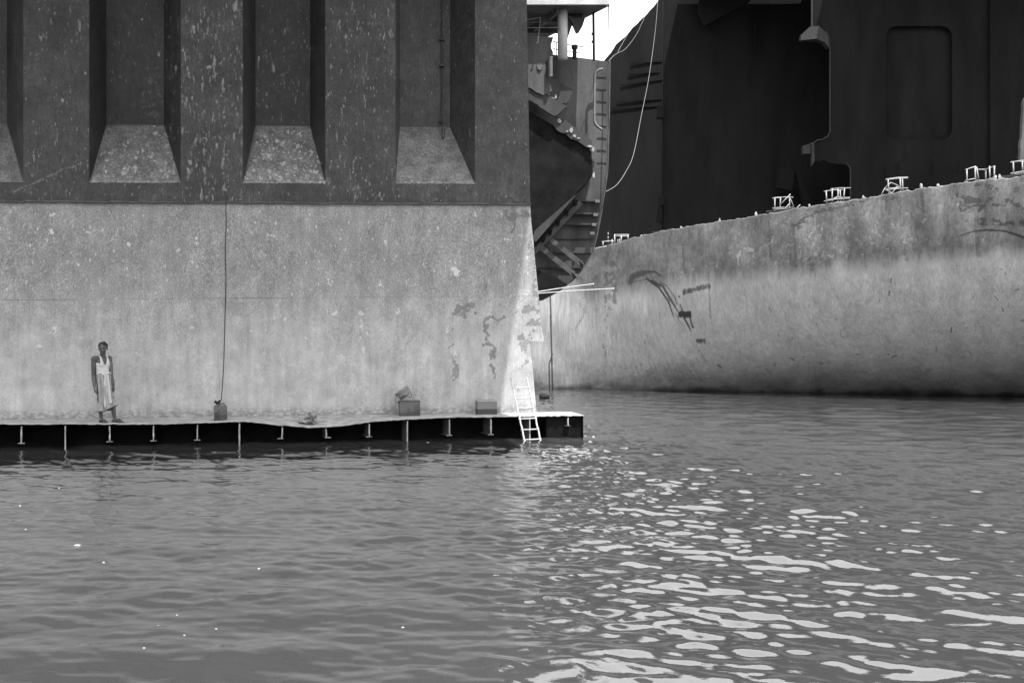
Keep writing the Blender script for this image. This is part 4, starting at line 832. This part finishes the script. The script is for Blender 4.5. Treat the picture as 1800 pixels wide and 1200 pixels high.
# ------------------------------------------------------------------ cut tank section in the middle
tank = empty('tank_section', (2, 31, 0), 0, label='torn slice of ship tank with white roof deck hanging between the two hulls', cat='ship section')
ZB = 31.5
def tp(name, px_, Z, th, mat, jagged=0, seed=1, label=None):
    bm = bmesh.new(); plate(bm, jag(px_, jagged, 6, seed) if jagged else px_, Z, th); o = link(name, fromB(bm), mat, tank)
    if label: o['label'] = label
    return o
tp('back_plate', [(915, 98), (972, 96.5), (1030, 103), (1072, 109), (1071, 200), (1068, 300), (1065, 322), (1061, 350), (1057, 375), (1050, 412), (1042, 445), (1032, 462), (1020, 478), (1005, 494), (985, 510), (952, 527.5), (915, 536)], ZB, .12, M_mid)
bm = bmesh.new(); tube(bm, [P(x, y, ZB-.3) for x, y in [(1072, 108), (1071, 200), (1068, 300), (1065, 322), (1061, 350), (1057, 375), (1050, 412), (1042, 445), (1032, 462), (1020, 478), (1005, 494), (985, 510), (952, 527.5)]], .022, 6); link('edge_flange', fromB(bm), M_rim, tank)
tp('void_sheet', [(915, 190), (932, 197), (975, 222), (1010, 245), (1036, 262), (1040, 268), (1042, 306), (1030, 322), (1010, 342), (980, 368), (955, 395), (940, 420), (915, 450)], ZB-.75, .7, M_void, label='black sheet standing for the shadowed void below the torn deck')  # flat dark sheet in place of a shadowed recess
tp('hopper_strip', [(1008, 345), (1015, 340), (942, 425), (935, 420), (940, 405)], ZB-.9, .1, M_mid2)
tp('torn_shelf', [(915, 142), (935, 155), (962, 168), (985, 180), (997, 187), (988, 195), (975, 205), (955, 192), (930, 175), (915, 168)], ZB-1.0, .12, M_mid2, .8, 2)
tp('torn_shelf', [(978, 143), (1009, 159), (1000, 176), (994, 183), (975, 178), (962, 166), (958, 145), (965, 135)], ZB-.8, .1, M_mid2, .9, 4)
tp('side_panel', [(915, 60), (972, 66), (968, 78), (973, 97), (972, 104), (960, 108), (958, 130), (965, 142), (970, 160), (955, 168), (930, 155), (915, 148)], ZB-1.05, .1, M_mid, .9, 6)
tp('ragged_strip', [(975, 200), (985, 208), (1010, 222), (1030, 236), (1042, 246), (1041, 262), (1030, 258), (1005, 243), (980, 228), (970, 214)], ZB-.85, .08, M_mid2, 1.6, 8)
for x, y, r_ in [(969, 173, 6), (983, 207, 4), (978, 168, 3), (1005, 229, 4), (1004, 238, 3), (1012, 237, 3), (1040, 258, 5), (1044, 264, 4), (1044, 308, 4), (997, 233, 2.5), (1018, 243, 2.5)]:
    pass
rr = random.Random(9); M_lag = simple('pale lagging', .22, .4, 4)
for x, y, a, b in [(969, 173, 8, 2.6), (983, 213, 4, 5), (977, 170, 3, 4), (1004, 229, 3, 6), (997, 231, 3, 2), (1010, 239, 3, 3), (1017, 243, 3, 2), (1037, 257, 5, 2.5), (1043, 262, 3, 5), (1044, 308, 2.5, 6)]:
    pts_ = [(x+a*math.cos(k*1.05)*rr.uniform(.6, 1.2), y+b*math.sin(k*1.05)*rr.uniform(.6, 1.2)) for k in range(6)]; pieces('bright_scrap', M_lag, tank, [lambda bm: plate(bm, pts_, ZB-.89, .03)])
M_brace = simple('worn brace', .04, .08, 3)
for (a, b, w_) in [((1021, 356), (938, 444), .14), ((968, 421), (1021, 463), .085), ((952, 436), (1009, 482), .085)]:
    pieces('diagonal_brace', M_brace, tank, [lambda bm: bar(bm, P(*a, ZB-.35), P(*b, ZB-.35), w_, .16, Vector((0, 1, 0)).cross((P(*b, 31)-P(*a, 31)).normalized()))])
for y, x0, x1 in [(353.5, 1013, 1055), (376, 1005, 1052), (394.5, 985, 1050)]: pieces('tank_stiffener', M_mid2, tank, [lambda bm: bar(bm, P(x0, y, ZB-.12), P(x1, y, ZB-.12), .22, .05)])
for y, x0, x1 in [(420, 975, 1045), (445, 960, 1040), (471, 945, 1022)]: pieces('tank_stiffener', M_mid2, tank, [lambda bm: bar(bm, P(x0, y, ZB-.04), P(x1, y, ZB-.04), .07, .02)])
for k in range(8): y = 135+k*21.5; pieces('step_bracket', M_mid2, tank, [lambda bm: bar(bm, P(1049, y, ZB-.004), P(1066, y+1, ZB-.004), .03, .035)])
for x, y in [(1050, 354), (1047, 377.5), (1044, 395), (1041, 410), (1022, 465), (1010, 484)]: pieces('clip', M_pipe, tank, [lambda bm: box(bm, P(x, y, ZB-.3), .14, .1, .09)])
for x, y in [(951, 415), (963, 402), (977, 385), (992, 368), (1008, 350)]: pieces('gusset', M_void, tank, [lambda bm: plate(bm, [(x, y), (x+8, y+2), (x+6, y+11), (x+1, y+9)], ZB-.5, .3)])
pieces('gusset', M_void, tank, [lambda bm: plate(bm, [(943, 473), (998, 499), (985, 510), (952, 527), (945, 530)], ZB-.4, .3), lambda bm: plate(bm, [(1018, 459), (1026, 465), (1022, 472)], ZB-.4, .1), lambda bm: plate(bm, [(1005, 478), (1014, 487), (1008, 492)], ZB-.4, .1)])
bm = bmesh.new(); tube(bm, spline([P(1060, 121.5, ZB-.35), P(1052, 124, ZB-.35), P(1046, 131, ZB-.35), P(1045, 150, ZB-.35), P(1044.5, 195, ZB-.35), P(1045, 214, ZB-.35), P(1049, 221, ZB-.35), P(1058, 228, ZB-.35)], 6), .042, 8)
link('vent_pipe', fromB(bm), M_pipe, tank, smooth=True)
bm = bmesh.new()
for k in range(11): tube(bm, [P(967, 101+k*3.2, ZB-1.2), P(968, 103.6+k*3.2, ZB-1.2)], .075, 10)
link('ribbed_hose', fromB(bm), M_pipe, tank)
bm = bmesh.new(); plate(bm, [(944, 115), (950, 111), (954, 117), (950, 124), (945, 121)], ZB-1.09, .04); link('patch', fromB(bm), M_pipe, tank)
bm = bmesh.new(); tube(bm, [P(950, 31, ZB-1.3), P(946, 70, ZB-1.3)], .015, 6); tube(bm, spline([P(946, 70, ZB-1.3), P(945, 76, ZB-1.3), P(942, 76, ZB-1.3)]), .018, 6); tube(bm, [P(920, 36, ZB-1.3), P(951, 31, ZB-1.3)], .012, 6); tube(bm, [P(920, 49, ZB-1.3), P(980, 49, ZB-1.3)], .015, 6)
link('hook_rod', fromB(bm), M_pipe, tank)
# white roof deck with its pillar, poles and guard rail
h0 = P(925, 8, 29.9).z
bm = bmesh.new(); pl = [(-1.6, 29.9), (2.92, 29.9), (2.92, 30.1), (1.15, 33.2), (-1.6, 33.2)]
vb = [bm.verts.new((x, y, h0)) for x, y in pl]; f_ = bm.faces.new(vb); ex_ = bmesh.ops.extrude_face_region(bm, geom=[f_], use_keep_orig=True); bmesh.ops.translate(bm, vec=(0, 0, .55), verts=[g for g in ex_['geom'] if isinstance(g, bmesh.types.BMVert)])
link('roof_deck', fromB(bm), M_white, tank)
bm = bmesh.new(); pl = [(-1.6, 29.98), (2.84, 29.98), (2.84, 30.12), (1.1, 33.15), (-1.6, 33.15)]
vb = [bm.verts.new((x, y, h0-.02)) for x, y in pl]; f_ = bm.faces.new(vb); ex_ = bmesh.ops.extrude_face_region(bm, geom=[f_], use_keep_orig=True); bmesh.ops.translate(bm, vec=(0, 0, .017), verts=[g for g in ex_['geom'] if isinstance(g, bmesh.types.BMVert)])
bar(bm, (-1.5, 30.9, h0-.12), (2.2, 30.9, h0-.12), .08, .2); bar(bm, (-1.5, 32.0, h0-.12), (1.6, 32.0, h0-.12), .08, .2); bar(bm, (-.6, 30.2, h0-.1), (-.6, 33, h0-.1), .08, .16); bar(bm, (.3, 33, h0-.1), (1.4, 30.2, h0-.1), .1, .16)
link('deck_underside', fromB(bm), M_mid, tank)
pb = P(989, 98, 30.4); bm = bmesh.new(); tube(bm, [(pb.x, 30.4, pb.z-.1), (pb.x, 30.4, h0-.02)], .155, 24); link('pillar', fromB(bm), M_pillar, tank, smooth=True)
bm = bmesh.new(); plate(bm, [(998, 28), (1012, 32), (1029, 30), (1025, 42), (1018, 54), (1013, 56), (1008, 44), (1003, 36)], 30.6, .25); plate(bm, [(996, 30), (1006, 42), (1000, 60), (997, 68)], 30.7, .2); link('bracket', fromB(bm), M_mid, tank)
bm = bmesh.new(); tube(bm, [P(1043, 20, 30.6), P(1044, 107, 30.6)], .04, 8); 
for y in (60, 74): box(bm, P(1041.5, y, 30.6), .07, .05, .06)
link('pole', fromB(bm), M_blk, tank); bm = bmesh.new(); tube(bm, [P(1070, 8, 29.95), P(1070.5, 53, 29.95)], .018, 6); link('drop_rod', fromB(bm), M_blk, tank)
bm = bmesh.new(); tube(bm, [P(1010, 84, 30.8), P(1010, 104, 30.8)], .065, 10); tube(bm, [P(1010, 80, 30.8), P(1010, 86, 30.8)], .1, 10); link('mushroom_vent', fromB(bm), M_blk, tank)
bm = bmesh.new()
tube(bm, [P(972, 73, 30.5), P(1000, 79, 30.5), P(1030, 83.5, 30.5)], .014, 6); tube(bm, [P(972, 86, 30.5), P(1000, 91, 30.5), P(1028, 94.5, 30.5)], .012, 6)
for x in (974, 978, 993): tube(bm, [P(x, 74, 30.5), P(x, 100, 30.5)], .014, 6)
link('guard_rail', fromB(bm), M_mid, tank)

# two rods poking out behind the pale wall
for (a, b, lab) in [((940, 513.5), (1043, 499), 'upper pale rod sticking out behind the wall edge'), ((940, 516), (1078.5, 507), 'lower and longer pale rod sticking out behind the wall edge')]:
    A_p, B_p = P(*a, 25.2), P(*b, 27.5); bm = bmesh.new(); tube(bm, [A_p, A_p.lerp(B_p, .5)+Vector((0, 0, .012)), B_p], .014, 6); ball(bm, B_p, .025, .025, .025, None, 1)
    own('rod', fromB(bm), M_wood, A_p, label=lab, cat='rod', group='rods behind the wall')
# ropes
def rope(pts, rad, label, mat=M_rope, n=8):
    bm = bmesh.new(); tube(bm, spline(pts, n), rad, 6); own('rope', fromB(bm), mat, pts[-1], True, label=label, cat='rope', group='ropes slung between the hulls')
rope([P(1160, -60, 52), P(1155, 20, 50), P(1150, 70, 49), P(1140, 140, 46), P(1128, 200, 43), P(1114, 270, 39), P(1100, 302, 36), P(1084, 325, 33), P(1065, 337, 31)], 0.012, 'long pale rope sagging from the upper right down to the torn tank section')
rope([P(1136, 24, 60), P(1128, 42, 58), P(1118, 62, 55), P(1105, 80, 50), P(1096, 89, 46), P(1086, 93.5, 42), P(1078, 99, 36), P(1070, 108, 31.4)], .011, 'short curved rope along the sloping hull edge')
rope([P(1108, 52, 58), P(1098, 70, 52), P(1090, 84, 46), P(1086, 93, 42)], .010, 'thin rope joining the short curved rope at its knot')
rope([P(1070, 12, 30), P(1090, 17, 35), P(1115, 18, 42), P(1140, 10, 50), P(1162, -3, 57)], .009, 'thin dark line sagging across the patch of sky', M_cord)
# things afloat
def floater(x, y, label, name, cat, mat, sx, sy, sz, seed):
    Z = F*HC/(y-600); q = Vector(((x-900)/F*Z, Z, 0)); bm = bmesh.new(); rr = random.Random(seed); ball(bm, (0, 0, .0), sx, sy, sz, None, 3)
    for v in bm.verts: v.co *= 1+.22*math.sin(v.co.x*9/sx*.3+seed)*math.cos(v.co.y/sy*3)+rr.uniform(-.05, .05)
    if name == 'driftwood': tube(bm, [(-sx*1.2, 0, 0), (0, 0, sz*1.2), (sx*1.3, .02, sz*.9)], sz*.5, 6)
    o = own(name, fromB(bm), mat, (0, 0, 0), False, label=label, cat=cat); o.location = q+Vector((0, 0, sz*.55+float(waves(np.array([q.x]), np.array([q.y]))[0])))
floater(119, 821, 'small dark lump of driftwood floating below the ledge at the left', 'driftwood', 'driftwood', M_blk, .085, .06, .05, 1)
floater(136, 958.5, 'white flat scrap floating on the water at the left', 'floating_scrap', 'litter', M_rail, .04, .03, .008, 2)
floater(958, 699.5, 'dark wedge of debris afloat past the wall corner', 'floating_debris', 'debris', M_blk, .22, .2, .13, 3)

for i, (x, y, r_) in enumerate([(35, 888, .016), (45, 929, .014), (182, 990, .016), (311, 1078, .009), (253, 1140, .011), (324, 1117, .010), (380, 1104, .011), (708, 1100, .013), (455, 1000, .016), (278, 1097, .006), (602, 935, .007), (104, 857, .014), (752, 778, .035)]):
    Z = F*HC/(y-600); q = Vector(((x-900)/F*Z, Z, 0)); q.z = float(waves(np.array([q.x]), np.array([q.y]))[0]); bm = bmesh.new(); ball(bm, (0, 0, 0), r_*1.0, r_*.7, r_*.4, None, 2)
    o = own('foam_bubble', fromB(bm), M_rail, (0, 0, 0), True, label='tiny white foam fleck floating on the grey water at the left', cat='foam', group='foam flecks on the water'); o.location = q
